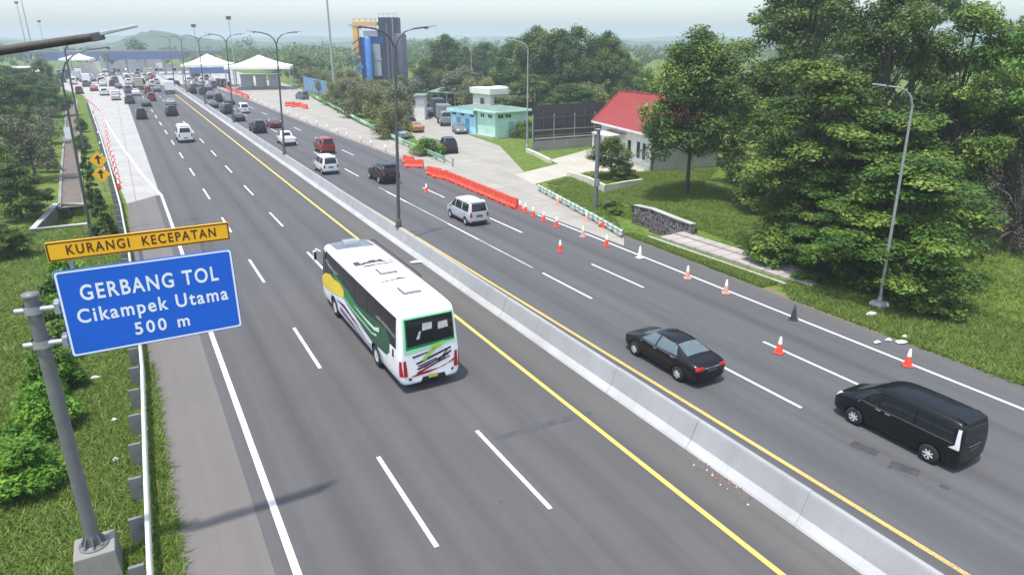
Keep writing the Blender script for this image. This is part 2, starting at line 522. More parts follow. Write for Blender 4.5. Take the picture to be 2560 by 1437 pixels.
# ------------------------------------------------------------------ ground, roads, markings
RNG = np.random.default_rng(7)
def inpoly(x, y, poly):
    c = np.zeros(x.shape, bool); n = len(poly)
    for i in range(n):
        x0, y0 = poly[i]; x1, y1 = poly[(i + 1) % n]
        if y0 == y1: continue
        k = ((y0 > y) != (y1 > y)) & (x < (x1 - x0) * (y - y0) / (y1 - y0) + x0)
        c ^= k
    return c
DITCH_R = [(31.3, 34.4), (34.35, 34.3), (35.4, 42.6), (33.0, 42.8)]
DITCH_L = [(-6.6, 57.6), (-3.4, 58.0), (-3.6, 64.6), (-5.6, 65.4)]
def ground_z(x, y):
    z = np.full(x.shape, -0.03)
    rough = .12 * np.sin(x * .31 + 1.3) * np.cos(y * .27) + .08 * np.sin(x * .83 + y * .41)
    side = np.clip((x - 34.5) / 6, 0, 1) * np.clip((46 - y) / 8, 0, 1) * np.clip((y + 10) / 6, 0, 1)
    z += side * (.35 + rough * 1.5)
    left = np.clip((-3.2 - x) / 5, 0, 1) * np.clip((140 - y) / 40, 0, 1)
    z += left * (-.10 + rough)
    z[inpoly(x, y, DITCH_R)] = -1.15
    z[inpoly(x, y, DITCH_L)] = -1.0
    return z
def lines(a, b, d): return list(np.arange(a, b, d))
gx = [-3500, -2000, -1000, -500, -250, -120, -70] + lines(-45, -12, 1.5) + lines(-12, 0, .45) + lines(0, 29, 4) + lines(29, 48, .45) + lines(48, 90, 2) + [100, 130, 180, 260, 400, 700, 1200, 2200, 3500]
gy = [-300, -120, -60] + lines(-30, 5, 2) + lines(5, 70, .5) + lines(70, 150, 2) + [160, 180, 210, 250, 300, 400, 550, 800, 1200, 2000, 3000, 4200, 6000]
X, Y = np.meshgrid(np.array(gx, float), np.array(gy, float))
Z = ground_z(X, Y)
nx, ny = len(gx), len(gy)
vs = np.stack([X, Y, Z], -1).reshape(-1, 3)
ii = (np.arange(ny - 1)[:, None] * nx + np.arange(nx - 1)[None, :]).reshape(-1)
fs = np.stack([ii, ii + 1, ii + nx + 1, ii + nx], -1)
me = bpy.data.meshes.new('ground')
me.from_pydata(vs.tolist(), [], fs.tolist())
me.materials.append(grass_ground('grassy_ground'))
struct(link('ground', me))

ASPH_L = asphalt('asphalt_left', (.086, .084, .085), (.114, .107, .102), .5, 1.95)
ASPH_R = asphalt('asphalt_right', (.090, .090, .093), (.106, .104, .105), .45, 16.3)
SHO_L = asphalt('asphalt_shoulder', (.138, .127, .119), (.163, .147, .136), .35)
SHO_R = asphalt('asphalt_shoulder_dark', (.098, .097, .098), (.12, .115, .11), .3)
MED = asphalt('median_dirt', (.098, .094, .089), (.120, .110, .099), .5)
APRON = concrete('apron_concrete', (.36, .35, .33), joint=5.0, dark=.72)
PLAZA = concrete('plaza_concrete', (.315, .295, .255), joint=5.0, dark=.62)
WHITE = worn_paint('white_road_paint', (.70, .71, .70), .64)
WHITE_F = worn_paint('faded_white_road_paint', (.50, .50, .50), .58)
YELL = worn_paint('yellow_road_paint', (.74, .54, .10), .66)
YELL_R = worn_paint('worn_yellow_road_paint', (.62, .42, .11), .62)
DARK_BAND = M('dark_road_patch', (.066, .065, .068), .8, .25, 3)

sheet('ditch_bed', [(31.6, 34.8), (34.0, 34.8), (34.9, 42.0), (33.2, 42.2)], -1.08, M('ditch_soil', (.05, .04, .03), .95, .4, 2))
def xr(x, y): return x - .0122 * min(max(y - 14, -25), 42)
RY = [-25, 0, 14, 30, 45, 56, 90, 140, 180, 235]
sheet('road_left', [(1.5, -25), (13.1, -25), (13.1, 235), (1.5, 235)], 0.0, ASPH_L)
sheet('shoulder_left', [(-.5, -25), (1.5, -25), (1.5, 66.0), (-.7, 63.8)], 0.0, SHO_L)
sheet('median_strip', [(13.1, -25), (14.8, -25), (14.8, 235), (13.1, 235)], 0.0, MED)
sheet('road_right', [(15.4, -25)] + [(28.0, -25), (27.9, 14), (27.5, 34)] + [(27.2, 45), (27.4, 73), (26.3, 120), (25.8, 179), (24.0, 235), (15.4, 235)], 0.0, ASPH_R)
sheet('shoulder_right', [(28.0, -25), (29.3, -25), (29.1, 11), (28.8, 19), (29.0, 27), (29.1, 36), (27.5, 34), (27.9, 14)], 0.0, SHO_R)
sheet('concrete_apron', [(-.7, 63.8), (1.5, 66.0), (1.9, 66.0), (1.9, 235), (-16, 250), (-10, 215), (-6.3, 197), (-3.6, 135), (-2.0, 89.4)], 0.004, APRON)
sheet('toll_plaza', [(-26, 250), (-16, 250), (1.9, 235), (44, 235), (46, 330), (-26, 330)], 0.004, APRON)
sheet('plaza_right', [(27.5, 34.05), (29.1, 36.05), (32.8, 54), (30.7, 68.1), (33.3, 109.3), (39.4, 165), (44, 195), (46, 235), (24.0, 235), (25.8, 179), (26.3, 120), (27.4, 73), (27.2, 45)], 0.0, PLAZA)
sheet('side_road', [(30.7, 68.1), (32.8, 54), (41.5, 77.3), (43, 92.4), (51, 125), (66, 170), (58, 172), (43.2, 117.7), (34.3, 87.7)], 0.004, PLAZA)
sheet('far_road', [(-20, 330), (30, 330), (25, 620), (-5, 620)], 0.0, ASPH_R)

def marking(name, polys, mat, z=.008):
    mb = MB()
    for pts, w in polys: strip(mb, pts, w, z)
    return struct(mb.build(name, mat))
marking('edge_line', [([(2.0, -25), (2.0, 66)] + [tuple(p[:2]) for p in px((386, 470), (352, 432), (300, 360), (262, 300), (238, 262))], .2)], WHITE)
marking('lane_line', [([(5.48, a), (5.48, a + 4.8)], .14) for a in np.arange(13.9 - 36.3, 230, 12.1)], WHITE)
marking('lane_line', [([(8.98, a), (8.98, a + 4.8)], .14) for a in np.arange(13.75 - 36.3, 230, 12.1)], WHITE)
marking('yellow_edge_line', [([(12.72, -25), (12.72, 235)], .17)], YELL)
marking('yellow_edge_line', [([(xr(16.72, y), y) for y in RY[:-1]], .17)], YELL_R)
marking('lane_line', [([(xr(20.12, a), a), (xr(20.12, a + 4.8), a + 4.8)], .14) for a in np.arange(14.1 - 39, 200, 13.0)], WHITE)
marking('lane_line', [([(xr(23.58, a), a), (xr(23.58, a + 4.8), a + 4.8)], .14) for a in np.arange(14.1 - 39, 200, 13.0)], WHITE)
marking('faded_lane_line', [([(xr(20.12, 33), 33), (xr(20.12, 60), 60)], .12)], WHITE_F, .006)
marking('edge_line', [([(27.35, -25), (27.12, 14), (27.05, 25), (27.0, 36.5), (26.9, 44)], .16)], WHITE)
marking('faded_edge_line', [([(27.0, 44), (27.1, 73), (26.0, 120), (25.5, 175)], .13)], WHITE_F)
def patch_strip(a, b, w): return ([tuple(G(*a)[:2]), tuple(G(*b)[:2])], w)
marking('dark_strip', [patch_strip((1240, 1096), (1478, 1030), .30)], DARK_BAND, .004)  # straight dark band across the lane, darker than the asphalt around it
marking('dark_road_patch', [patch_strip((2128, 1107), (2196, 1134), .42), patch_strip((2225, 1158), (2298, 1183), .45), patch_strip((2350, 1212), (2372, 1222), .2)], M('tar_patch_worn', (.046, .046, .048), .85, .3, 4), .0045)

# ------------------------------------------------------------------ median barrier (one cast wall with joints)
mb = MB()
prof = [(14.50, 0), (14.53, .07), (14.70, .30), (14.92, .91), (14.95, .965), (14.99, .975), (15.07, .975), (15.11, .95), (15.34, .30), (15.52, .07), (15.54, 0)]
y = -25.0
while y < 300:
    L = 4.35
    a, b = y, y + L - .012
    n = len(prof); jx, jz = RNG.uniform(-.010, .010), RNG.uniform(-.008, .006)
    sh = -.3 * min(max((y - 60) / 120, 0), 1)
    vs = [(x + jx, a, z + (jz if z > .2 else 0)) for x, z in prof] + [(x + jx, b, z + (jz if z > .2 else 0)) for x, z in prof]
    fs = [(i, n + i, n + i + 1, i + 1) for i in range(n - 1)] + [tuple(range(n - 1, -1, -1)), tuple(range(n, 2 * n))]
    mb.add(vs, fs)
    y += L
BARR = barrier_mat('barrier_concrete', (.315, .32, .325))
FOOT_CONC = barrier_mat('pale_foot_concrete', (.44, .44, .43))  # lighter concrete tone for the sloped foot, below the greyer upper faces
n = len(prof)
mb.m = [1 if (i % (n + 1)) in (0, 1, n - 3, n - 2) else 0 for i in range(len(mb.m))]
o = mb.build('concrete_barrier', [BARR, FOOT_CONC])
tag(o, 'long pale concrete median barrier with sloped foot between the two carriageways', 'barrier')

# ------------------------------------------------------------------ guardrails
def guardrail(label, path, z, rail_mats, post_mat, step=2.0, rail_h=.31, post_w=.12, post_l=.2, seglen=None, cat='guardrail', off=-.12):
    t = thing('guardrail', label, cat, (path[0][0], path[0][1], 0))
    o0 = Vector((path[0][0], path[0][1], 0))
    rs = resample(path, seglen or step)
    mb = MB()
    wave = [(-.04, 0), (.02, .03), (.045, .08), (.0, .14), (.0, .17), (.045, .23), (.02, .28), (-.04, .31)]
    sc = rail_h / .31
    for k in range(len(rs) - 1):
        (p, d), (q, d2) = rs[k], rs[k + 1]
        n1 = Vector((d.y, -d.x, 0)); n2 = Vector((d2.y, -d2.x, 0))
        n = len(wave)
        fr = [p - o0 + n1 * u + Vector((0, 0, z - rail_h + h * sc)) for u, h in wave] + [q - o0 + n2 * u + Vector((0, 0, z - rail_h + h * sc)) for u, h in wave]
        bk = [p - o0 + n1 * (u - .03) + Vector((0, 0, z - rail_h + h * sc)) for u, h in wave] + [q - o0 + n2 * (u - .03) + Vector((0, 0, z - rail_h + h * sc)) for u, h in wave]
        mi = k % len(rail_mats)
        mb.add(fr, [(i, n + i, n + i + 1, i + 1) for i in range(n - 1)], mi)
        mb.add(bk, [(i, i + 1, n + i + 1, n + i) for i in range(n - 1)], mi)
        mb.add([fr[n - 1], fr[2 * n - 1], bk[2 * n - 1], bk[n - 1]], [(0, 1, 2, 3)], mi)
        mb.add([fr[0], bk[0], bk[n], fr[n]], [(0, 1, 2, 3)], mi)
    mb.build('rail', rail_mats, t)
    posts = resample(path, step)
    pm = None
    for i, (p, d) in enumerate(posts[:95]):
        if pm is None:
            m = MB(); m.box(-post_l, 0, -post_w / 2, post_w / 2, -.1, z + .02)
            po = m.build('post', post_mat, t); pm = po
        else:
            po = pm.copy(); COL.objects.link(po); po.parent = t; KIDS[t.name].append(po)
        n1 = Vector((d.y, -d.x, 0))
        po.location = p - o0 + n1 * off
        po.rotation_euler = (0, 0, math.atan2(d.y, d.x) - PI / 2)
    return t
W_RAIL = M('white_rail_paint', (.56, .59, .55), .45, .08, 2, dirt=(.45, .47, .42))
G_RAIL = M('pale_green_rail_paint', (.40, .58, .42), .5, .1, 2)
lp = [tuple(G(a, b, .74)[:2]) for a, b in ((388, 1500), (375, 1437), (363, 1150), (355, 900), (322, 620), (300, 505), (276, 420), (250, 335), (222, 258))]
lp = [(lp[1][0] - .05, -8.0)] + lp[1:]
guardrail('white steel guardrail with dark posts along the left grass verge', lp, .76, [W_RAIL], M('post_grey', (.15, .155, .155), .7, .2, 3), 2.0, .33, .10, .34)
rp = [tuple(G(a, b, .7)[:2]) for a, b in ((1128, 400), (1050, 369), (980, 338), (900, 299), (830, 262), (782, 238))]
guardrail('long green guardrail between the concrete plaza and the bushes', rp[::-1], .8, [MT['green_rail'], G_RAIL], MT['green_rail'], 2.5, .45, .1, .15, 5.0)
rp = [tuple(G(a, b, .7)[:2]) for a, b in ((1562, 575), (1500, 540), (1440, 508), (1390, 482), (1345, 458))]
guardrail('white and green striped guardrail in front of the lawn by the grey pole', rp[::-1], .58, [M('dusty_white_rail', (.50, .52, .48), .6, .15, 3), M('dusty_green_rail', (.22, .36, .26), .6, .15, 3)], MT['conc_dark'], 1.6, .40, .14, .2, .42)

# ------------------------------------------------------------------ drains, walls and paths on the verges
STONE = stone_wall_mat('river_stone_masonry')
def wall(name, label, pts, h, th, mat, cap=None, z0=-1.2, cat='wall'):
    mb = MB(); hs = h if hasattr(h, '__len__') else [h] * len(pts)
    P = [Vector((p[0], p[1], 0)) for p in pts]
    m = 0
    for pas in ((0, 0, th),) + (((1, None, th + .12),) if cap else ()):
        mi, lo, t_ = pas
        L, R_ = [], []
        for i, p in enumerate(P):
            d = (P[min(i + 1, len(P) - 1)] - P[max(i - 1, 0)]).normalized()
            nn = Vector((d.y, -d.x, 0)) * t_ / 2
            L.append(p - nn); R_.append(p + nn)
        for i in range(len(P) - 1):
            a0 = z0 if mi == 0 else hs[i]; a1 = z0 if mi == 0 else hs[i + 1]
            b0 = hs[i] + (.08 if mi else 0); b1 = hs[i + 1] + (.08 if mi else 0)
            mb.hexa([(*L[i][:2], a0), (*R_[i][:2], a0), (*R_[i + 1][:2], a1), (*L[i + 1][:2], a1)], [(*L[i][:2], b0), (*R_[i][:2], b0), (*R_[i + 1][:2], b1), (*L[i + 1][:2], b1)], mi)
    o = mb.build(name, [mat] + ([cap] if cap else []))
    return tag(o, label, cat)
CEM = MT['conc']
wall('stone_wall', 'dark river stone retaining wall with cement cap beside the right drain', [(35.1, 42.3), (34.9, 40), (34.3, 36.3), (34.05, 34.6)], [.15, .35, .4, .45], .35, STONE, CEM)
def slab_thing(name, label, cat, poly, z0, z1, mat):
    o = MB().prism(poly, z0, z1).build(name, mat)
    return tag(o, label, cat)
dr = MB()
dy = 34.4
while dy > 23.2:
    xa = 31.0 + (34.4 - dy) * .05
    dr.box(xa - .15, xa + 1.15, dy - 1.05, dy - .02, -.12, .10)
    dr.box(xa + 1.22, xa + 1.95, dy - 1.05, dy - .02, -.12, .16)
    dy -= 1.07
o = dr.build('drain_cover', concrete('drain_concrete', (.38, .34, .31), dark=.45))
tag(o, 'long broken concrete drain cover running along the right verge', 'drain cover')
o = MB().hexa([(30.45, 23.6, -.1), (30.62, 23.6, -.1), (30.3, 34.8, -.1), (30.1, 34.8, -.1)], [(30.45, 23.6, .1), (30.62, 23.6, .1), (30.3, 34.8, .1), (30.1, 34.8, .1)]).build('kerb', CEM)
tag(o, 'thin pale concrete kerb between the right verge grass and drain cover', 'kerb')
# left: stone mouth of the open drain and the concrete gutter that runs to it
wall('stone_wall', 'stone lined mouth of the open drain on the left grass verge', [(-3.4, 57.5), (-6.7, 57.2), (-5.7, 65.4), (-3.5, 64.8)], [.05, .15, .2, .05], .3, STONE, CEM)
gut = MB()
gp = [(-4.6, 64.5), (-5.2, 80), (-6.2, 110), (-7.4, 145), (-8.7, 186)]
strip(gut, gp, 1.5, .02)
for s in (-.85, .85):
    for (a, b) in zip(gp, gp[1:]):
        gut.bar((a[0] + s, a[1], .04), (b[0] + s, b[1], .04), .22, .22, 1)
o = gut.build('drain_gutter', [M('silty_concrete', (.13, .105, .085), .9, .25, 1.5), MT['conc_dark']])
tag(o, 'straight concrete gutter full of brown silt on the left verge', 'gutter')

house_path = sheet('path', px((1285, 437), (1395, 410), (1478, 392), (1555, 398), (1515, 432), (1425, 438), (1335, 461)), .006, concrete('path_concrete', (.42, .39, .32), dark=.8))
yd = sheet('yard', px((1375, 400), (1478, 372), (1600, 395), (1612, 428), (1500, 440), (1440, 432)), .002, concrete('yard_paving', (.42, .40, .33), joint=1.2))
wall('low_wall', 'low cream garden wall stepping along the front of the red roofed house', [tuple(p[:2]) for p in px((1420, 440), (1470, 458), (1512, 482), (1560, 470), (1605, 458))], [.45, .6, .7, .6, .4], .3, MT['cream'], None, -.3)
wall('low_wall', 'short cream kerb wall beside the grass patch near the metal screen', [tuple(p[:2]) for p in px((1318, 380), (1345, 392), (1376, 408))], [.4, .4, .4], .35, MT['cream'], None, -.3)
# ------------------------------------------------------------------ vehicles
def loft_body(st):
    """closed body from stations (y, z_bottom, z_shoulder, z_top, half widths at sill, shoulder, roof edge)"""
    rings = []
    for (y, zb, zs, zt, wb, ws, wt) in st:
        h = zt - zs
        half = [(0, zb), (wb * .8, zb), (wb * .985, zb + .05), (ws * 1.0, zb + (zs - zb) * .5), (ws * .995, zs - .05), (ws * .975, zs),
                (ws + (wt - ws) * .52, zs + h * .5), (wt, zt - min(.09, h * .22)), (wt * .86, zt - min(.02, h * .06)), (0, zt + .012)]
        ring = [(x, y, z) for x, z in half] + [(-x, y, z) for x, z in half[-2:0:-1]]
        rings.append(ring)
    n = len(rings[0]); H = 10
    vs = [p for r in rings for p in r]
    fs = []
    for i in range(len(rings) - 1):
        for k in range(n):
            fs.append((i * n + k, i * n + (k + 1) % n, (i + 1) * n + (k + 1) % n, (i + 1) * n + k))
    for base, flip in ((0, False), ((len(rings) - 1) * n, True)):
        for k in range(H - 1):
            a, b = k, k + 1
            c, d = (n - b) % n, (n - a) % n
            q = [base + a, base + d, base + c, base + b]
            q = list(dict.fromkeys(q))
            if flip: q.reverse()
            if len(q) >= 3: fs.append(tuple(q))
    return vs, fs
def carve(name, vs, fs, cutters, mats, levels=2):
    me = bpy.data.meshes.new(name); me.from_pydata(vs, [], fs)
    bm = bmesh.new(); bm.from_mesh(me); bmesh.ops.recalc_face_normals(bm, faces=bm.faces); bm.to_mesh(me); bm.free()
    for m in mats: me.materials.append(m)
    o = bpy.data.objects.new(name, me); COL.objects.link(o)
    if levels:
        s = o.modifiers.new('s', 'SUBSURF'); s.levels = levels; s.render_levels = levels
    tmp = []
    for (y, z, r, w) in cutters:
        cm = MB(); prof = [(0.0005, -w), (r, -w), (r, w), (0.0005, w)]
        cm.lathe(prof, 28, 1, (0, y, z), 'x', False)
        c = bpy.data.objects.new('c', cm.mesh('c', mats)); COL.objects.link(c)
        bm = bmesh.new(); bm.from_mesh(c.data); bmesh.ops.remove_doubles(bm, verts=bm.verts, dist=.002); bmesh.ops.recalc_face_normals(bm, faces=bm.faces); bm.to_mesh(c.data); bm.free()
        b = o.modifiers.new('b', 'BOOLEAN'); b.operation = 'DIFFERENCE'; b.object = c; b.solver = 'EXACT'
        tmp.append(c)
    dg = bpy.context.evaluated_depsgraph_get(); dg.update()
    res = bpy.data.meshes.new_from_object(o.evaluated_get(dg))
    # surface before carving, for laying glass and lamps on
    for b in [m for m in o.modifiers if m.type == 'BOOLEAN']: o.modifiers.remove(b)
    dg.update()
    ev = o.evaluated_get(dg); em = ev.to_mesh()
    bvh = BVHTree.FromPolygons([v.co.copy() for v in em.vertices], [tuple(p.vertices) for p in em.polygons])
    ev.to_mesh_clear()
    for c in tmp + [o]: bpy.data.objects.remove(c)
    res.polygons.foreach_set('use_smooth', [p.material_index == 0 for p in res.polygons])
    return res, bvh
def lay(mb, bvh, quad, axis, off=.006, nx=8, ny=6, m=0):
    """a thin pane laid on the body: quad corners are 2D, seen along axis ('l','r','t','b','f')"""
    pts = []; ok = True
    D = {'l': ((-1, 0, 0), lambda a, b: (-5, a, b)), 'r': ((1, 0, 0), lambda a, b: (5, a, b)), 't': ((0, 0, 1), lambda a, b: (a, b, 9)),
         'b': ((0, -1, 0), lambda a, b: (a, -5, b)), 'f': ((0, 1, 0), lambda a, b: (a, 25, b))}[axis]
    dirn = -Vector(D[0])
    for j in range(ny + 1):
        for i in range(nx + 1):
            u, v = i / nx, j / ny
            a = [(1 - u) * (1 - v) * quad[0][k] + u * (1 - v) * quad[1][k] + u * v * quad[2][k] + (1 - u) * v * quad[3][k] for k in (0, 1)]
            h = bvh.ray_cast(Vector(D[1](*a)), dirn)
            if h[0] is None:
                pts.append(None)
            else:
                nn = h[1] if h[1].dot(dirn) < 0 else -h[1]
                pts.append(h[0] + nn * off)
    idx = {}; vs = []
    for k, p in enumerate(pts):
        if p is not None: idx[k] = len(vs); vs.append(p)
    fs = []
    for j in range(ny):
        for i in range(nx):
            q = (j * (nx + 1) + i, j * (nx + 1) + i + 1, (j + 1) * (nx + 1) + i + 1, (j + 1) * (nx + 1) + i)
            if all(k in idx for k in q): fs.append(tuple(idx[k] for k in q))
    mb.add(vs, fs, m, True)
    return mb
def part_on(name, root, bvh, panes, mat, n=(8, 6), off=.006):
    mb = MB()
    for quad, ax in panes: lay(mb, bvh, quad, ax, off, *n)
    return mb.build(name, mat, root)
WHEELS = {}
def wheel_parts(root, x, y, r, w, side, spokes=7, rim_r=.74, mat_rim=None):
    key = (r, w, side, spokes, rim_r)
    if key not in WHEELS:
        t = MB()
        t.lathe([(r * .55, -w / 2), (r * .9, -w / 2), (r, -w / 2 + .03), (r, w / 2 - .03), (r * .9, w / 2), (r * .55, w / 2)], 24, 0, (0, 0, 0), 'x')
        R = MB(); rr = r * rim_r; xo = side * (w / 2 - .012)
        R.lathe([(rr * 1.02, xo - side * .01), (rr, xo + side * .012), (rr * .84, xo + side * .004), (rr * .8, xo - side * .03)], 24, 0, (0, 0, 0), 'x')
        R.lathe([(.001, xo - side * .032), (rr * .82, xo - side * .032)], 24, 1, (0, 0, 0), 'x')
        R.lathe([(.001, xo + side * .006), (rr * .2, xo + side * .004), (rr * .24, xo - side * .02)], 12, 0, (0, 0, 0), 'x')
        for k in range(spokes):
            a = 2 * PI * k / spokes
            p = Vector((xo - side * .008, math.cos(a) * rr * .15, math.sin(a) * rr * .15)); q = Vector((xo - side * .004, math.cos(a) * rr * .86, math.sin(a) * rr * .86))
            R.bar(p, q, rr * .2, .02, 0, up=(1, 0, 0))
        tm = t.mesh('wheel', [MT['rubber']]); rm = R.mesh('rim', [mat_rim or MT['rim'], MT['dark']])
        for me_ in (tm, rm):
            bm = bmesh.new(); bm.from_mesh(me_); bmesh.ops.recalc_face_normals(bm, faces=bm.faces); bm.to_mesh(me_); bm.free()
        WHEELS[key] = (tm, rm)
    tm, rm = WHEELS[key]
    o = link('wheel', tm, root); o.location = (x, y, r)
    link('rim', rm, o)
def mirror_part(name, root, x, y, z, side, mat='paint', s=1.0):
    mb = MB()
    c = Vector((x * side, y, z))
    mb.hexa([c + Vector((0, -.05 * s, -.08 * s)), c + Vector((side * .2 * s, -.04 * s, -.07 * s)), c + Vector((side * .2 * s, .06 * s, -.06 * s)), c + Vector((0, .1 * s, -.08 * s))],
            [c + Vector((0, -.05 * s, .06 * s)), c + Vector((side * .19 * s, -.04 * s, .08 * s)), c + Vector((side * .18 * s, .05 * s, .06 * s)), c + Vector((0, .1 * s, .04 * s))])
    o = mb.build(name, MT[mat], root, .02)
    g = MB().add([c + Vector((side * .02 * s, -.056 * s, -.06 * s)), c + Vector((side * .19 * s, -.046 * s, -.055 * s)), c + Vector((side * .18 * s, -.046 * s, .06 * s)), c + Vector((side * .02 * s, -.056 * s, .045 * s))], [(0, 1, 2, 3)])
    g.build('mirror_glass', MT['glass_pale'], o)

SPEC = {}
SPEC['sedan'] = dict(
    st=[(0.00, .40, .70, .82, .66, .70, .58), (0.05, .28, .88, .98, .76, .80, .66), (0.30, .23, .94, 1.06, .84, .87, .74), (0.72, .21, .96, 1.10, .88, .90, .74),
        (1.10, .20, .97, 1.27, .89, .91, .64), (1.55, .20, .97, 1.44, .90, .91, .57), (2.0, .20, .96, 1.485, .90, .915, .57), (2.6, .20, .95, 1.475, .90, .915, .57), (3.0, .20, .94, 1.37, .90, .915, .57),
        (3.72, .20, .92, 1.03, .90, .90, .72), (4.25, .21, .85, .92, .88, .86, .68), (4.62, .24, .72, .80, .80, .78, .60), (4.78, .32, .58, .66, .60, .60, .48), (4.82, .38, .55, .60, .5, .5, .4)],
    wheels=((1.02, 3.80), .33, .21, .80), win='glass_pale',
    ws=[((-.66, 3.62), (.66, 3.62), (.52, 3.04), (-.52, 3.04))], rw=[((-.62, .80), (.62, .80), (.50, 1.50), (-.50, 1.50))],
    sw=[[(3.42, 1.01), (2.50, 1.02), (2.50, 1.40), (2.96, 1.35)], [(2.42, 1.02), (1.18, 1.05), (1.48, 1.37), (2.42, 1.41)]],
    tl=[((.42, .80), (.80, .78), (.78, .95), (.40, .93))], hl=[((.40, .60), (.74, .62), (.70, .74), (.40, .72))], plate=((-.26, .70), (.26, .70), (.26, .81), (-.26, .81)),
    handles=[(2.55, .90), (1.5, .92)], mir=(.90, 3.25, 1.02), chrome=[((-.40, .84), (.40, .84), (.40, .88), (-.40, .88))])
SPEC['people_carrier'] = dict(
    st=[(0.00, .40, .95, 1.08, .74, .76, .66), (0.04, .27, 1.05, 1.45, .80, .84, .74), (0.12, .23, 1.07, 1.82, .84, .865, .75), (0.32, .21, 1.08, 1.88, .86, .875, .75),
        (1.4, .20, 1.08, 1.90, .87, .88, .75), (2.6, .20, 1.07, 1.89, .87, .88, .75), (3.0, .20, 1.05, 1.83, .87, .88, .72), (3.55, .20, 1.03, 1.55, .87, .88, .66),
        (4.10, .20, 1.00, 1.14, .86, .86, .68), (4.45, .21, .92, 1.03, .84, .83, .64), (4.68, .25, .76, .88, .76, .76, .58), (4.76, .34, .62, .72, .62, .62, .48)],
    wheels=((.92, 3.74), .335, .21, .79), win='glass',
    ws=[((-.66, 4.02), (.66, 4.02), (.60, 3.20), (-.60, 3.20))], rw=[((-.66, 1.14), (.66, 1.14), (.60, 1.66), (-.60, 1.66))],
    sw=[[(3.85, 1.13), (2.92, 1.13), (2.92, 1.66), (3.25, 1.64)], [(2.85, 1.13), (1.62, 1.13), (1.62, 1.68), (2.85, 1.67)], [(1.55, 1.13), (.30, 1.14), (.34, 1.66), (1.55, 1.68)]],
    tl=[], tl_mat='clear_lens', hl=[((.42, .74), (.76, .80), (.72, .98), (.42, .90))], plate=((-.26, .74), (.26, .74), (.26, .86), (-.26, .86)),
    handles=[(2.98, 1.02), (2.62, 1.02)], mir=(.88, 3.62, 1.12), chrome=[((-.36, .92), (.36, .92), (.36, .955), (-.36, .955))], side_lights=[[(.06, 1.06), (.20, 1.06), (.22, 1.62), (.13, 1.62)], [(.05, .92), (.38, .92), (.20, 1.06), (.06, 1.06)]])
SPEC['minivan'] = dict(
    st=[(0.00, .42, .92, 1.00, .70, .72, .62), (0.05, .30, .98, 1.30, .76, .79, .68), (0.16, .26, .99, 1.70, .79, .82, .64), (0.42, .24, 1.0, 1.80, .81, .83, .62),
        (1.3, .23, 1.0, 1.84, .82, .835, .62), (2.3, .23, .99, 1.83, .82, .835, .62), (2.75, .23, .98, 1.75, .82, .835, .61), (3.2, .23, .97, 1.46, .82, .83, .60),
        (3.60, .23, .95, 1.08, .81, .82, .64), (3.95, .24, .87, .96, .79, .79, .60), (4.15, .28, .74, .84, .72, .72, .54), (4.23, .36, .62, .70, .60, .60, .46)],
    wheels=((.72, 3.36), .31, .19, .75), win='glass',
    ws=[((-.60, 3.52), (.60, 3.52), (.54, 2.84), (-.54, 2.84))], rw=[((-.60, 1.10), (.60, 1.10), (.54, 1.60), (-.54, 1.60))],
    sw=[[(3.34, 1.06), (2.50, 1.06), (2.50, 1.60), (2.86, 1.58)], [(2.42, 1.06), (1.40, 1.06), (1.40, 1.63), (2.42, 1.62)], [(1.30, 1.06), (.28, 1.07), (.32, 1.60), (1.30, 1.63)]],
    tl=[((.56, .72), (.76, .70), (.72, 1.02), (.60, 1.02))], hl=[((.40, .70), (.70, .74), (.66, .90), (.40, .86))], plate=((-.25, .70), (.25, .70), (.25, .84), (-.25, .84)),
    handles=[(2.55, .94), (2.3, .94)], mir=(.83, 3.1, 1.06), chrome=[])
SPEC['suv'] = dict(
    st=[(0.00, .48, .98, 1.04, .76, .78, .68), (0.05, .36, 1.05, 1.32, .83, .86, .74), (0.22, .31, 1.07, 1.68, .87, .89, .68), (0.5, .29, 1.08, 1.78, .89, .905, .66),
        (1.4, .28, 1.08, 1.82, .90, .915, .66), (2.4, .28, 1.07, 1.80, .90, .915, .66), (2.85, .28, 1.06, 1.70, .90, .915, .65), (3.45, .28, 1.05, 1.20, .90, .90, .70),
        (4.1, .29, 1.0, 1.10, .88, .87, .68), (4.5, .32, .86, .98, .82, .80, .62), (4.68, .42, .72, .82, .68, .68, .52)],
    wheels=((.98, 3.72), .375, .24, .86), win='glass',
    ws=[((-.66, 3.38), (.66, 3.38), (.58, 2.92), (-.58, 2.92))], rw=[((-.64, 1.16), (.64, 1.16), (.56, 1.58), (-.56, 1.58))],
    sw=[[(3.20, 1.14), (2.40, 1.14), (2.40, 1.62), (2.76, 1.58)], [(2.32, 1.14), (1.40, 1.14), (1.40, 1.64), (2.32, 1.63)], [(1.30, 1.14), (.40, 1.16), (.52, 1.56), (1.30, 1.63)]],
    tl=[((.60, .86), (.82, .84), (.78, 1.12), (.62, 1.12))], hl=[((.44, .80), (.78, .86), (.74, 1.0), (.44, .94))], plate=((-.26, .82), (.26, .82), (.26, .95), (-.26, .95)),
    handles=[(2.45, 1.0), (1.5, 1.0)], mir=(.90, 2.98, 1.16), chrome=[])
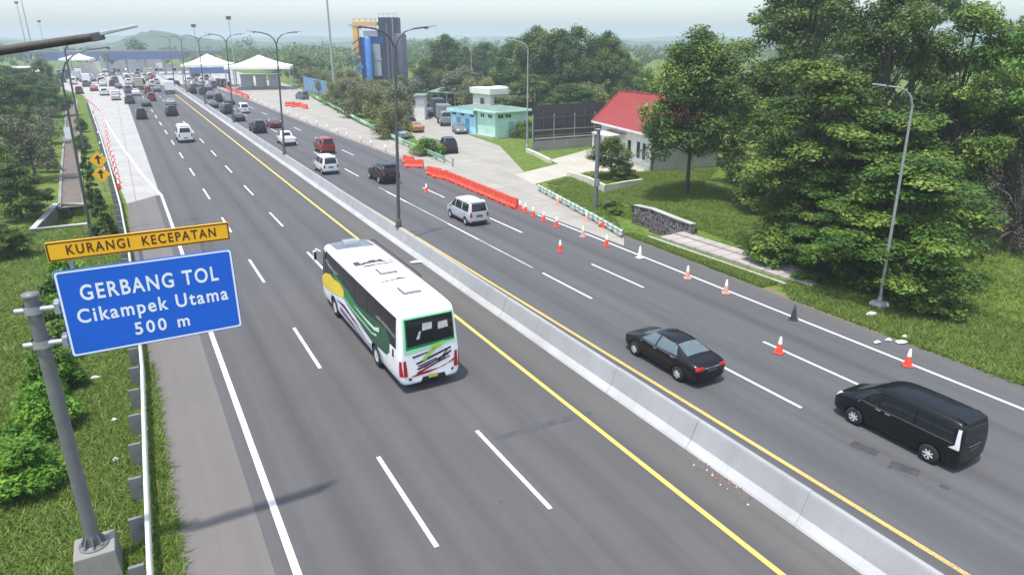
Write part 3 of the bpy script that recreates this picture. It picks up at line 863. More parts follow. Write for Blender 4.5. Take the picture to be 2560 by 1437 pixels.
SPEC['minibus'] = dict(
    st=[(0.00, .42, 1.1, 1.3, .82, .85, .74), (0.06, .32, 1.15, 1.75, .88, .91, .80), (0.20, .28, 1.16, 2.15, .90, .93, .74), (0.5, .27, 1.16, 2.24, .92, .94, .72),
        (2.0, .26, 1.16, 2.26, .93, .945, .72), (3.6, .26, 1.15, 2.22, .93, .945, .72), (4.1, .26, 1.14, 2.05, .93, .94, .70), (4.65, .27, 1.12, 1.45, .92, .92, .72),
        (4.95, .29, 1.0, 1.14, .88, .88, .68), (5.1, .34, .80, .92, .78, .78, .60), (5.16, .42, .66, .76, .64, .64, .5)],
    wheels=((.95, 4.10), .34, .22, .86), win='glass',
    ws=[((-.70, 4.60), (.70, 4.60), (.62, 4.12), (-.62, 4.12))], rw=[((-.66, 1.34), (.66, 1.34), (.58, 1.90), (-.58, 1.90))],
    sw=[[(4.45, 1.24), (3.60, 1.24), (3.60, 1.82), (4.02, 1.78)], [(3.5, 1.24), (2.0, 1.24), (2.0, 1.86), (3.5, 1.85)], [(1.9, 1.24), (.40, 1.26), (.45, 1.84), (1.9, 1.86)]],
    tl=[((.66, .80), (.84, .78), (.80, 1.20), (.70, 1.20))], hl=[((.48, .70), (.80, .76), (.76, .94), (.48, .90))], plate=((-.26, .60), (.26, .60), (.26, .72), (-.26, .72)),
    handles=[(3.7, 1.1), (2.2, 1.1)], mir=(.94, 4.3, 1.3), chrome=[])
PROTO = {}
CARWORDS = dict(sedan='car', people_carrier='car', minivan='minivan', suv='suv', minibus='minibus', pickup_truck='pickup truck', box_truck='truck', coach='bus')
def car_proto(kind):
    S = SPEC[kind]
    root = thing(kind, None, CARWORDS[kind])
    (yr, yf), r, w, wx = S['wheels']
    vs, fs = loft_body(S['st'])
    me, bvh = carve('body', vs, fs, [(yr, r, r * 1.17, 2.0), (yf, r, r * 1.17, 2.0)], [MT['paint'], MT['dark']])
    link('body', me, root)
    # dark floor pan so that nothing shows through the arches
    L = S['st'][-1][0]; wb = S['st'][4][4]
    MB().box(-wb + .22, wb - .22, .3, L - .3, .2, S['st'][4][1] + .55).build('chassis', MT['dark'], root)
    part_on('windshield', root, bvh, [(q, 't') for q in S['ws']], MT[S['win']])
    rear_ax = 't' if kind == 'sedan' else 'b'
    part_on('rear_window', root, bvh, [(q, rear_ax) for q in S['rw']], MT[S['win']])
    for side in 'lr':
        for q in S['sw']: part_on('side_window', root, bvh, [(q, side)], MT[S['win']])
        lm = MT[S.get('tl_mat', 'red_lens')]
        s = -1 if side == 'l' else 1
        mb = MB()
        for q in S['tl']: lay(mb, bvh, [(x * s, z) for x, z in q], 'b', .012, 6, 6)
        for q in S.get('side_lights', []): lay(mb, bvh, q, side, .012, 6, 8)
        mb.build('tail_light', lm, root)
        mb = MB()
        for q in S['hl']: lay(mb, bvh, [(x * s, z) for x, z in q], 'f', .012, 5, 4)
        mb.build('headlight', MT['clear_lens'], root)
        for y, z in S['handles']:
            mb = MB(); lay(mb, bvh, [(y, z), (y - .2, z), (y - .2, z + .035), (y, z + .035)], side, .03, 3, 1)
            mb.build('door_handle', MT['chrome'] if kind in ('people_carrier', 'sedan') else MT['paint'], root)
        # shut lines and sill trim
        mb = MB(); zb, zsx = S['st'][4][1], S['st'][4][2]
        for q in [S['sw'][0][1][0] - .04] + [S['sw'][i][1][0] - .04 for i in range(1, len(S['sw']) - 1)] + [S['sw'][0][0][0] + .02]:
            lay(mb, bvh, [(q, zb + .12), (q - .012, zb + .12), (q - .012, zsx), (q, zsx)], side, .003, 1, 8)
        lay(mb, bvh, [(yf - r * 1.3, zb + .07), (yr + r * 1.3, zb + .07), (yr + r * 1.3, zb + .13), (yf - r * 1.3, zb + .13)], side, .004, 10, 1)
        mb.build('trim', MT['dark'], root)
        if kind in ('people_carrier', 'sedan'):
            mb = MB(); zz = S['sw'][0][0][1] - .045; ya, yb = S['sw'][0][0][0] - .05, S['sw'][-1][1][0] - .02
            lay(mb, bvh, [(ya, zz), (yb, zz), (yb, zz + .022), (ya, zz + .022)], side, .008, 16, 1)
            mb.build('window_trim', MT['belt'], root)
        mirror_part('side_mirror', root, *S['mir'], s)
    for q in S['chrome']: part_on('garnish', root, bvh, [(q, 'b')], MT['chrome'], (8, 1), .012)
    p = part_on('number_plate', root, bvh, [(S['plate'], 'b')], MT['white_plate'], (4, 2), .016)
    x0, x1, z0, z1 = S['plate'][0][0], S['plate'][1][0], S['plate'][0][1], S['plate'][2][1]
    for y in (yr, yf):
        for s in (-1, 1): wheel_parts(root, s * wx, y, r, w, s)
    zb = S['st'][3][1]
    part_on('bumper', root, bvh, [(((-.62, zb + .10), (.62, zb + .10), (.62, zb + .17), (-.62, zb + .17)), 'b')], MT['dark'], (10, 1), .008)
    if kind in ('people_carrier', 'minivan', 'suv', 'minibus'):
        zt = S['st'][4][3]
        mb = MB(); yy = S['st'][2][0]
        mb.hexa([(-.56, yy - .05, zt - .13), (.56, yy - .05, zt - .13), (.58, yy + .25, zt - .06), (-.58, yy + .25, zt - .06)], [(-.56, yy - .05, zt - .09), (.56, yy - .05, zt - .09), (.58, yy + .3, zt + .0), (-.58, yy + .3, zt + .0)])
        mb.build('spoiler', MT['paint'], root, .01)
    PROTO[kind] = [root, False]
    return root
def pickup_proto():
    root = thing('pickup_truck', None, 'pickup truck')
    st = [(1.55, .34, .98, 1.08, .78, .80, .70), (1.60, .32, 1.02, 1.40, .82, .84, .66), (1.85, .30, 1.03, 1.68, .84, .85, .60), (2.5, .30, 1.03, 1.72, .84, .85, .60), (2.9, .30, 1.02, 1.62, .84, .85, .60),
          (3.4, .30, 1.0, 1.14, .84, .84, .66), (4.1, .31, .94, 1.04, .82, .81, .62), (4.5, .34, .80, .9, .76, .74, .56), (4.62, .44, .68, .78, .62, .62, .46)]
    vs, fs = loft_body(st)
    me, bvh = carve('cab', vs, fs, [(3.62, .34, .40, 2.0)], [MT['paint'], MT['dark']])
    link('cab', me, root)
    part_on('windshield', root, bvh, [(((-.6, 3.3), (.6, 3.3), (.52, 2.98), (-.52, 2.98)), 't')], MT['glass'])
    part_on('rear_window', root, bvh, [(((-.52, 1.14), (.52, 1.14), (.46, 1.52), (-.46, 1.52)), 'b')], MT['glass'])
    for side in 'lr': part_on('side_window', root, bvh, [([(3.15, 1.08), (1.95, 1.08), (1.98, 1.56), (2.75, 1.54)], side)], MT['glass'])
    b = MB(); b.box(-.82, .82, 0, 1.56, .48, .56)
    for s in (-1, 1): b.box(s * .82 - .04, s * .82 + .04, 0, 1.56, .40, 1.0)
    b.box(-.78, .78, -.03, .03, .46, 1.0); b.box(-.78, .78, 1.48, 1.55, .56, 1.0)
    b.build('cargo_bed', MT['paint'], root, .015)
    MB().box(-.6, .6, .1, 4.3, .30, .48).build('chassis', MT['dark'], root)
    MB().box(-.8, .8, -.12, -.03, .38, .50).build('bumper', MT['dark'], root)
    for s in (-1, 1):
        MB().box(s * .78 - .06, s * .78 + .06, -.05, -.035, .62, .86).build('tail_light', MT['red_lens'], root)
        mirror_part('side_mirror', root, .84, 3.0, 1.12, s)
        for y in (.62, 3.62): wheel_parts(root, s * .76, y, .34, .22, s)
    MB().box(-.25, .25, -.13, -.121, .40, .49).build('number_plate', MT['white_plate'], root)
    PROTO['pickup_truck'] = [root, False]
    return root
def truck_proto():
    root = thing('box_truck', None, 'truck')
    b = MB(); b.box(-1.0, 1.0, 0, 4.2, .95, 3.0); b.build('cargo_box', MT['paint'], root, .03)
    st = [(4.3, .55, 1.4, 2.2, .9, .92, .84), (4.38, .5, 1.4, 2.32, .92, .95, .84), (5.4, .5, 1.4, 2.32, .92, .95, .84), (5.75, .5, 1.38, 2.1, .92, .94, .82), (6.0, .5, 1.2, 1.42, .9, .92, .8), (6.05, .6, 1.0, 1.2, .8, .8, .7)]
    vs, fs = loft_body(st)
    me, bvh = carve('cab', vs, fs, [], [MT['paint'], MT['dark']])
    link('cab', me, root)
    part_on('windshield', root, bvh, [(((-.78, 1.5), (.78, 1.5), (.72, 2.1), (-.72, 2.1)), 'f')], MT['glass'])
    for side in 'lr': part_on('side_window', root, bvh, [([(5.7, 1.45), (4.7, 1.45), (4.7, 2.05), (5.5, 2.05)], side)], MT['glass'])
    MB().box(-.45, .45, .1, 5.6, .5, .94).build('chassis', MT['dark'], root)
    MB().box(-.95, .95, -.08, .0, .55, .75).build('bumper', MT['dark_steel'], root)
    for s in (-1, 1):
        MB().box(s * .8 - .1, s * .8 + .1, -.1, -.081, .58, .7).build('tail_light', MT['red_lens'], root)
        for y in (1.1, 5.1): wheel_parts(root, s * .82, y, .42, .26, s)
    PROTO['box_truck'] = [root, False]
    return root
def joined(kind):
    """one mesh holding the whole vehicle, for those too far away to show parts"""
    key = kind + '_far'
    if key in PROTO: return PROTO[key]
    get(kind)
    root = PROTO[kind][0]
    mats, mb = [], MB()
    def eat(o, M_):
        me = o.data
        if me is None: return
        vs = [M_ @ v.co for v in me.vertices]
        remap = []
        for mt in me.materials:
            if mt not in mats: mats.append(mt)
            remap.append(mats.index(mt))
        o0 = len(mb.v); mb.v += [tuple(v) for v in vs]
        for p in me.polygons:
            mb.f.append(tuple(o0 + i for i in p.vertices)); mb.m.append(remap[p.material_index] if remap else 0); mb.sm.append(p.use_smooth)
    for c in KIDS[root.name]:
        eat(c, Matrix.Translation(c.location))
        for g in KIDS.get(c.name, []): eat(g, Matrix.Translation(c.location) @ Matrix.Translation(g.location))
    PROTO[key] = mb.mesh(kind, mats)
    return PROTO[key]
def get(kind):
    if kind not in PROTO:
        {'pickup_truck': pickup_proto, 'box_truck': truck_proto}.get(kind, lambda: car_proto(kind))()
    return PROTO[kind]
def vehicle(kind, x, y, color, label, group, rz=0.0, far=False):
    if far:
        o = link(kind, joined(kind))
        tag(o, None, CARWORDS[kind])
        return place(o, (x, y, .008), rz, label, group, color)
    P = get(kind)
    if not P[1]:
        P[1] = True; r = P[0]
        return place(r, (x, y, .008), rz, label, group, color)
    return dup(P[0], (x, y, .008), rz, label, group, color)

BLACK, WHITE_C, SILVER, GREY = (.0035, .0035, .004), (.74, .74, .73), (.46, .47, .48), (.10, .105, .11)
MAROON, RED, BEIGE, NAVY, GREEN_C = (.10, .010, .016), (.30, .016, .016), (.40, .35, .26), (.018, .03, .06), (.07, .15, .08)
GR_R = 'vehicles on the right carriageway'; GR_L = 'vehicles on the left carriageway'
sd = vehicle('sedan', 18.40, 16.98, BLACK, 'glossy black sedan with red tail lights beside the yellow line of the right carriageway', GR_R)
sd.scale = (.96, .96, .96)
mpv = vehicle('people_carrier', 21.55, 8.95, BLACK, 'large black people carrier with silver wheels and tall clear tail lamps', GR_R)
mpv.scale = (.94, .94, .94)
vehicle('minivan', 21.45, 43.1, SILVER, 'silver minivan with dark rear window beside the long orange barriers', GR_R)
vehicle('suv', 21.1, 60.6, (.012, .008, .009), 'black suv half hidden by the tall double armed lamp post', GR_R)
vehicle('minivan', 17.5, 68.1, (.62, .64, .65), 'pale silver van directly behind the red van', GR_R)
vehicle('minivan', 20.8, 81.2, (.26, .022, .018), 'bright red van directly in front of the pale silver van', GR_R)
vehicle('pickup_truck', 18.2, 90.0, WHITE_C, 'white pickup truck with an open bed on the right carriageway', GR_R)
def at(pxy): return G(*pxy)
def lane(pxy): p = G(*pxy); return p.x, p.y
for kind, p, c, lab, far in [
    ('suv', (653, 335), (.012, .014, .018), 'black suv just ahead and left of the maroon car', 0),
    ('sedan', (693, 322), MAROON, 'maroon car next to the lamp post ahead of the white pickup', 0),
    ('sedan', (602, 305), (.012, .014, .016), 'black car close behind the white car and beside the median', 0),
    ('minivan', (614, 285), WHITE_C, 'white car between two dark cars on the right carriageway', 0),
    ('suv', (573, 287), (.02, .024, .03), 'dark grey suv beside the median ahead of the white car', 0),
    ('sedan', (578, 263), (.05, .055, .065), 'grey car with cones on its right side in the outer lane', 0),
    ('sedan', (537, 272), (.03, .045, .05), 'dark green grey car hugging the median', 0),
    ('minivan', (549, 257), (.02, .022, .03), 'dark van third in the queue of the middle lane', 1),
    ('sedan', (530, 248), (.03, .035, .05), 'dark blue car in the queue of the middle lane', 1),
    ('minivan', (511, 238), (.025, .03, .035), 'dark car beside the third lamp post of the median', 1),
    ('sedan', (524, 226), (.10, .11, .12), 'grey car leaving the tents towards the queue', 1),
    ('suv', (484, 236), (.012, .012, .015), 'black suv alone beside the far end of the median', 1)]:
    x, y = lane(p); vehicle(kind, x, y, c, lab, GR_R, 0, bool(far))
for kind, p, c, lab, far in [
    ('minibus', (467, 358), (.66, .67, .66), 'white minibus with a high roof alone in the middle of the left carriageway', 0),
    ('suv', (433, 292), (.015, .014, .016), 'black suv following the white topped car near the yellow line', 0),
    ('minivan', (356, 300), (.02, .014, .016), 'black van with red lights at the edge of the white concrete lane', 0),
    ('sedan', (430, 266), (.25, .26, .27), 'grey car with pale roof just ahead of the black suv', 0),
    ('sedan', (368, 268), (.03, .03, .04), 'low dark car ahead of the black van', 0),
    ('suv', (326, 261), (.04, .055, .075), 'slate blue suv at the corner of the white concrete lane', 0),
    ('minivan', (381, 254), (.20, .02, .025), 'dark red van in the middle lane of the jam', 0),
    ('minivan', (372, 236), (.26, .04, .03), 'red van right ahead of the dark red van', 1),
    ('box_truck', (428, 236), (.74, .74, .73), 'white box truck beside the median at the tail of the jam', 0),
    ('sedan', (342, 240), WHITE_C, 'white car between the slate blue suv and the red vans', 1),
    ('suv', (262, 240), WHITE_C, 'white suv alone on the white concrete near the left edge', 1),
    ('sedan', (290, 238), (.66, .66, .62), 'white sedan on the concrete beside the white suv', 1),
    ('sedan', (291, 252), BEIGE, 'beige car stopped on the white concrete lane', 1),
    ('minivan', (322, 233), (.13, .15, .17), 'blue grey van ahead of the slate blue suv', 1),
    ('minivan', (199, 236), (.16, .05, .05), 'dark red van parked behind the orange cones at the far left edge', 1),
    ('sedan', (258, 217), (.5, .5, .5), 'silver car ahead of the white suv on the concrete', 1),
    ('suv', (283, 217), (.02, .02, .025), 'black suv in the left queue to the gate', 1),
    ('sedan', (297, 223), (.03, .03, .04), 'black sedan in the left queue to the gate', 1),
    ('suv', (216, 218), (.10, .10, .10), 'grey suv at the far left of the plaza', 1),
    ('sedan', (207, 206), (.14, .11, .09), 'brown car at the far left of the plaza', 1),
    ('sedan', (234, 205), (.08, .09, .10), 'dark grey car ahead of the grey suv on the plaza', 1),
    ('suv', (322, 206), (.03, .035, .045), 'dark suv facing the gate left of the white tent', 1),
    ('sedan', (341, 201), (.05, .03, .03), 'dark brown car in front of the gate', 1),
    ('sedan', (369, 203), GREEN_C, 'green car near the median end before the gate', 1),
    ('suv', (443, 219), (.03, .035, .045), 'dark suv at the end of the median by the first tent', 1),
    ('suv', (430, 212), (.06, .065, .08), 'grey suv beside the dark suv at the end of the median', 1)]:
    x, y = lane(p); vehicle(kind, x, y, c, lab, GR_L, 0, bool(far))
rj = random.Random(11)
CC = [('white', WHITE_C), ('silver', SILVER), ('black', (.02, .02, .024)), ('grey', GREY), ('red', RED), ('beige', BEIGE), ('dark blue', NAVY)]
wts = [30, 18, 18, 12, 7, 6, 9]
taken = []
def jam(x0, x1, y0, y1, lane_w, gap, where, prob=.85):
    x = x0
    while x <= x1:
        y = y0 + rj.random() * gap
        while y < y1:
            if rj.random() < prob and all(abs(x - a) > 2.2 or abs(y - b) > 6.4 for a, b in taken):
                nm, c = rj.choices(CC, wts)[0]
                kd = rj.choices(['sedan', 'minivan', 'suv', 'minibus', 'box_truck'], [30, 34, 20, 6, 5])[0]
                xx = x + rj.uniform(-.35, .35)
                vehicle(kd, xx, y, c, 'tiny %s %s in the crowd %s' % (nm, CARWORDS[kd], where), 'far vehicles ' + where, rj.uniform(-.04, .04), True)
                taken.append((xx, y))
            y += gap * rj.uniform(.85, 1.35)
        x += lane_w
for k in list(COL.objects):
    if k.parent is None and k.get('group') in (GR_L, GR_R): taken.append((k.location.x, k.location.y))
jam(-14, 14, 236, 300, 3.6, 7.0, 'before the blue toll gate')
jam(-5, 11, 196, 236, 3.6, 10.5, 'where the lanes widen', .55)
jam(20.5, 30, 206, 262, 3.4, 7.5, 'under the white tents')
jam(-14, 20, 312, 350, 4.0, 9, 'beyond the blue toll gate', .5)
# parked on the side road
GR_P = 'vehicles parked on the side road'
import math as _m
def heading(p, q):
    a, b = G(*p), G(*q); return _m.atan2(-(b.x - a.x), b.y - a.y)
h1 = heading((1135, 386), (1098, 345))
for kind, p, c, lab, rz, far in [
    ('suv', (1127, 386), (.012, .015, .02), 'black suv with pale rear glass parked on the concrete side road', h1, 0),
    ('sedan', (1050, 333), (.36, .16, .03), 'orange brown car parked at the edge of the bushes', h1 + .25, 0),
    ('sedan', (1143, 327), (.16, .16, .15), 'dusty grey car parked beside the cyan building', h1 + PI, 0),
    ('box_truck', (1106, 306), (.20, .21, .21), 'grey truck parked before the cyan building', h1 + PI, 0),
    ('suv', (1012, 316), (.02, .022, .03), 'dark suv parked among the bushes behind the lamp post', h1 + .2, 0),
    ('sedan', (1084, 293), (.06, .05, .05), 'dark car parked ahead of the grey truck', h1 + .1, 1),
    ('box_truck', (1092, 287), (.05, .055, .06), 'dark truck standing behind the grey truck', h1 + PI, 0),
    ('suv', (1030, 324), (.05, .05, .055), 'grey suv parked right behind the orange brown car', h1 + .25, 0),
    ('minivan', (1068, 285), (.12, .03, .03), 'dark red van parked at the far side of the side road', h1 + .1, 1),
    ('sedan', (1008, 350), (.25, .30, .33), 'pale blue car half hidden by bushes beside the green guardrail', h1 + .2, 0),
    ('minivan', (766, 250), (.10, .12, .16), 'dark blue van stopped beside the blue metal fence', .2, 0)]:
    x, y = lane(p); vehicle(kind, x, y, c, lab, GR_P, rz, bool(far))
# ------------------------------------------------------------------ the coach in the foreground
BW, BL = 1.25, 11.6
GRN = M('bus_green', (.012, .20, .055), .3, .06, 1)
DGRN = M('bus_dark_green', (.008, .085, .035), .3, .06, 1)
LIME = M('bus_lime', (.30, .58, .08), .3, .06, 1)
YEL = M('bus_yellow', (.80, .58, .02), .3, .06, 1)
PURP = M('bus_purple', (.075, .018, .085), .35, .1, 1)
BRED = M('bus_red', (.28, .008, .012), .25, .06, 1)
BGLS = M('bus_glass', (.006, .008, .010), .05, .2, 1)
BUSW = M('bus_white', (.82, .82, .815), .32, .03, .7, dirt=(.68, .67, .65))
BGREY = M('bus_roof_grey', (.13, .155, .175), .35, .2, 1.2)
bus = thing('coach', 'white coach with green and yellow swooshes driving on the left carriageway', 'bus', (8.82, 22.12, .008))
st = [(0.00, .45, 1.5, 2.2, 1.10, 1.12, 1.0), (0.03, .38, 1.55, 2.8, 1.17, 1.18, 1.04), (0.10, .33, 1.6, 3.15, 1.21, 1.22, 1.05), (0.22, .31, 1.6, 3.34, 1.235, 1.245, 1.10), (0.45, .30, 1.6, 3.40, 1.245, 1.25, 1.12),
      (3.0, .30, 1.6, 3.42, 1.25, 1.255, 1.13), (8.0, .30, 1.6, 3.42, 1.25, 1.255, 1.13), (10.2, .30, 1.6, 3.38, 1.25, 1.25, 1.12), (10.9, .30, 1.55, 3.22, 1.24, 1.24, 1.08), (11.3, .31, 1.4, 2.8, 1.2, 1.2, 1.04), (11.5, .34, 1.2, 1.9, 1.14, 1.14, 1.0), (11.6, .40, 1.0, 1.35, 1.05, 1.06, .92)]
vs, fs = loft_body(st)
me, bvh = carve('body', vs, fs, [(2.9, .48, .58, 3.0), (9.1, .48, .58, 3.0)], [BUSW, MT['dark']], 2)
link('body', me, bus)
MB().box(-1.0, 1.0, .4, 11.1, .28, 1.2).build('chassis', MT['dark'], bus)
def side_pane(name, mat, quads, parent=bus, off=.008, n=(12, 6), sides='lr'):
    for s in sides:
        mb = MB()
        for q in quads: lay(mb, bvh, q, s, off, *n)
        mb.build(name, mat, parent)
def edge_curve(pts, y):          # piecewise smooth curve z(y)
    ys = [p[0] for p in pts]; zs = [p[1] for p in pts]
    return float(np.interp(y, ys, zs))
def swoosh(name, mat, low, high, y0, y1, off, sides='lr', n=40):
    for s in sides:
        mb = MB()
        st_ = np.linspace(y0, y1, n)
        for a, b in zip(st_, st_[1:]):
            q = [(a, edge_curve(low, a)), (b, edge_curve(low, b)), (b, edge_curve(high, b)), (a, edge_curve(high, a))]
            if q[3][1] - q[0][1] < .004 and q[2][1] - q[1][1] < .004: continue
            lay(mb, bvh, q, s, off, 1, 3)
        mb.build(name, mat, bus)
# long dark window band, panes split by thin pillars
side_pane('window_band', MT['dark'], [[(.42, 1.76), (11.0, 1.76), (11.0, 3.02), (.42, 3.02)]], off=.004, n=(24, 6))
wy = [.45, 2.0, 3.75, 5.5, 7.25, 9.0, 10.35]
for s in 'lr':
    for a, b in zip(wy, wy[1:]):
        mb = MB(); lay(mb, bvh, [(a + .02, 1.80 if a > .6 else 1.95), (b - .02, 1.80), (b - .02, 2.98), (a + .02, 2.98)], s, .008, 6, 8)
        mb.build('side_window', BGLS, bus)
    mb = MB(); lay(mb, bvh, [(10.40, 1.45), (11.30, 1.45), (11.02, 2.95), (10.40, 2.95)], s, .008, 6, 8)
    mb.build('side_window', BGLS, bus)
# side livery: y runs from the tail (0) to the nose (11.6)
swoosh('green_swoosh', DGRN, [(1.0, 1.45), (1.5, 1.12), (2.3, 1.06), (3.4, .98), (5.0, 1.22), (8.6, 1.72)], [(1.0, 1.75), (1.4, 2.20), (2.6, 2.14), (5.0, 1.95), (8.6, 2.05)], 1.1, 8.6, .010)
swoosh('green_swoosh', GRN, [(3.3, 1.50), (4.2, 1.45), (6.5, 1.55), (8.9, 1.50)], [(3.3, 1.52), (4.0, 1.75), (6.5, 2.15), (8.9, 2.35)], 3.3, 8.9, .013)
swoosh('lime_swoosh', M('bus_pale_green', (.55, .74, .55), .3, .06, 1), [(2.6, 1.46), (3.2, 1.36), (5.5, 1.44), (8.8, 1.72)], [(2.6, 1.56), (3.2, 1.43), (5.5, 1.50), (8.8, 1.75)], 2.6, 8.8, .016)
swoosh('lime_swoosh', M('bus_pale_green', (.62, .76, .62), .3, .06, 1), [(2.3, 1.75), (2.9, 1.62), (4.2, 1.66), (5.6, 1.75)], [(2.3, 1.96), (2.9, 1.76), (4.2, 1.74), (5.6, 1.78)], 2.3, 5.6, .016)
swoosh('yellow_swoosh', YEL, [(7.2, 1.62), (8.4, 1.36), (10.0, 1.10), (11.25, 1.08)], [(7.2, 1.98), (7.9, 2.12), (8.8, 2.0), (9.4, 2.08), (10.4, 1.86), (11.25, 1.45)], 7.2, 11.25, .018)
swoosh('purple_streak', PURP, [(3.6, .62), (5.5, .92), (7.2, 1.06), (8.4, 1.10)], [(3.6, .64), (5.5, 1.02), (7.2, 1.26), (8.4, 1.12)], 3.6, 8.4, .010)
swoosh('purple_streak', PURP, [(4.4, .42), (6.2, .62), (8.0, .72)], [(4.4, .44), (6.2, .74), (8.0, .86)], 4.4, 8.0, .010)
swoosh('grey_streak', M('bus_mauve', (.42, .36, .44), .35, .1, 1), [(3.6, .45), (5.5, .72), (8.0, .9)], [(3.6, .5), (5.5, .82), (8.0, .97)], 3.6, 8.0, .011)
# rear end
def back(name, mat, quads, off=.010, n=(10, 6)):
    mb = MB()
    for q in quads: lay(mb, bvh, q, 'b', off, *n)
    return mb.build(name, mat, bus)
back('rear_window_frame', GRN, [((-1.0, 1.78), (1.02, 1.90), (.98, 3.06), (-1.0, 3.06))], .010, (12, 10))
back('rear_window_frame', M('bus_mint', (.30, .70, .42), .3, .06, 1), [((-1.03, 1.66), (1.04, 1.84), (1.04, 1.92), (-1.03, 1.80)), ((-1.05, 1.70), (-.97, 1.70), (-.97, 3.02), (-1.05, 3.02)), ((-.98, 3.02), (1.0, 3.02), (.98, 3.09), (-.98, 3.09))], .014)
rwn = back('rear_window', BGLS, [((-.92, 1.93), (.97, 2.02), (.95, 2.99), (-.92, 2.99))], .018, (12, 8))
STK = M('bus_sticker', (.45, .47, .45), .5, .3, 7)
for q in [((-.30, 2.50), (.10, 2.52), (.12, 2.78), (-.26, 2.78)), ((.34, 2.44), (.76, 2.48), (.74, 2.74), (.36, 2.72)), ((-.55, 2.2), (-.42, 2.2), (-.34, 2.5), (-.42, 2.5))]: back('window_sticker', STK, [q], .024)
back('lime_swoosh', LIME, [((.05, 1.62), (.45, 1.72), (.62, 1.95), (.10, 1.88)), ((-.40, 1.28), (-.22, 1.28), (.30, 1.72), (.05, 1.72))], .020)
BK = M('bus_black_streak', (.02, .012, .03), .4, .1, 1)
back('black_streak', BK, [((-.75, 1.52), (-.70, 1.44), (.15, 1.60), (.12, 1.64)), ((-.62, 1.22), (-.55, 1.15), (.86, 1.56), (.84, 1.64)), ((-.30, 1.02), (-.28, .96), (.88, 1.40), (.86, 1.47)),
     ((-.60, .98), (-.50, .92), (.75, 1.30), (.75, 1.36)), ((-.05, 1.02), (.0, .97), (.80, 1.20), (.80, 1.25)), ((-.58, 1.08), (-.45, 1.04), (.25, 1.24), (.25, 1.29)), ((.25, 1.1), (.3, 1.08), (.72, 1.5), (.68, 1.52))], .014, (8, 1))
back('red_streak', BRED, [((-.92, .66), (-.15, .72), (.55, .86), (-.5, .80)), ((-.15, .72), (.95, 1.00), (1.02, 1.14), (.55, .86)), ((-.62, .82), (-.50, .76), (.62, 1.18), (.60, 1.24))], .012, (8, 3))
for s in (-1, 1):
    mb = MB()
    lay(mb, bvh, [(s * 1.10, .74), (s * .95, .74), (s * 1.0, 1.42), (s * 1.10, 1.40)], 'b', .022, 4, 8)
    lay(mb, bvh, [(.02, .76), (.16, .76), (.11, 1.40), (.03, 1.40)], 'l' if s < 0 else 'r', .018, 4, 8)
    mb.build('tail_light', MT['red_lens'], bus)
    wheel_parts(bus, s * 1.10, 2.9, .48, .26, s, 8, .6); wheel_parts(bus, s * 1.10, 9.1, .48, .26, s, 8, .6)
    mb = MB()
    mb.tube([(s * 1.18, 11.2, 2.75), (s * 1.34, 11.45, 2.85), (s * 1.40, 11.5, 2.7)], .03, 8)
    mb.box(s * 1.40 - .08, s * 1.40 + .08, 11.44, 11.56, 2.25, 2.72)
    mb.build('side_mirror', BUSW, bus)
    MB().box(s * 1.40 - .065, s * 1.40 + .065, 11.43, 11.438, 2.29, 2.68).build('mirror_glass', MT['glass'], KIDS[bus.name][-1])
back('rear_grille', MT['dark'], [((-.45, .38), (.62, .38), (.55, .60), (-.35, .60))], .012)
back('number_plate', MT['yellow_plate'], [((-.12, .50), (.26, .50), (.26, .64), (-.12, .64))], .020, (3, 2))
back('reflector', MT['dark'], [((-.92, .56), (-.80, .54), (-.80, .64), (-.92, .66)), ((.84, .60), (.94, .62), (.94, .72), (.84, .70))], .016, (2, 2))
for s in 'lr':
    mb = MB(); lay(mb, bvh, [(.62, 1.36), (.80, 1.36), (.80, 1.66), (.62, 1.66)], s, .012, 2, 2); mb.build('vent_grille', MT['dark'], bus)
mb = MB()
for s in 'lr':
    for yq in (1.6, 4.6, 6.1, 7.6): lay(mb, bvh, [(yq, .42), (yq - .014, .42), (yq - .014, 1.05), (yq, 1.05)], s, .004, 1, 5)
    lay(mb, bvh, [(3.6, 1.06), (8.4, 1.06), (8.4, 1.075), (3.6, 1.075)], s, .004, 12, 1)
mb.build('panel_gap', MT['dark'], bus)
part_on('windshield', bus, bvh, [(((-1.0, 1.45), (1.0, 1.45), (.98, 3.0), (-.98, 3.0)), 'f')], BGLS)
# roof: grey cap over the driver with an air pod, two hatches, a rail on the right edge
part_on('roof_cap', bus, bvh, [(((-1.05, 8.95), (1.05, 8.75), (1.02, 11.15), (-1.02, 11.15)), 't')], BGREY, (12, 10), .010)
mb = MB(); mb.hexa([(-.42, 9.45, 3.38), (.42, 9.45, 3.38), (.38, 10.25, 3.32), (-.38, 10.25, 3.32)], [(-.36, 9.55, 3.56), (.36, 9.55, 3.56), (.30, 10.15, 3.50), (-.30, 10.15, 3.50)])
mb.build('air_pod', M('bus_pod_grey', (.26, .285, .30), .4, .08, 1), bus, .04)
def hatch(y0, y1, x0, x1):
    mb = MB(); mb.box(x0, x1, y0, y1, 3.38, 3.52)
    h = mb.build('roof_hatch', M('bus_hatch', (.56, .57, .57), .45, .08, 1.5), bus, .03)
    return h
hatch(1.7, 2.5, -.28, .36); hatch(4.4, 5.2, -.28, .36)
RMK = M('bus_roof_marking', (.05, .05, .05), .6, .3, 6)
def roofmark(rects):
    mk = MB()
    for (x0, x1, y0, y1) in rects: lay(mk, bvh, [(x0, y0), (x1, y0), (x1, y1), (x0, y1)], 't', .012, 3, 3)
    mk.build('roof_marking', RMK, bus)
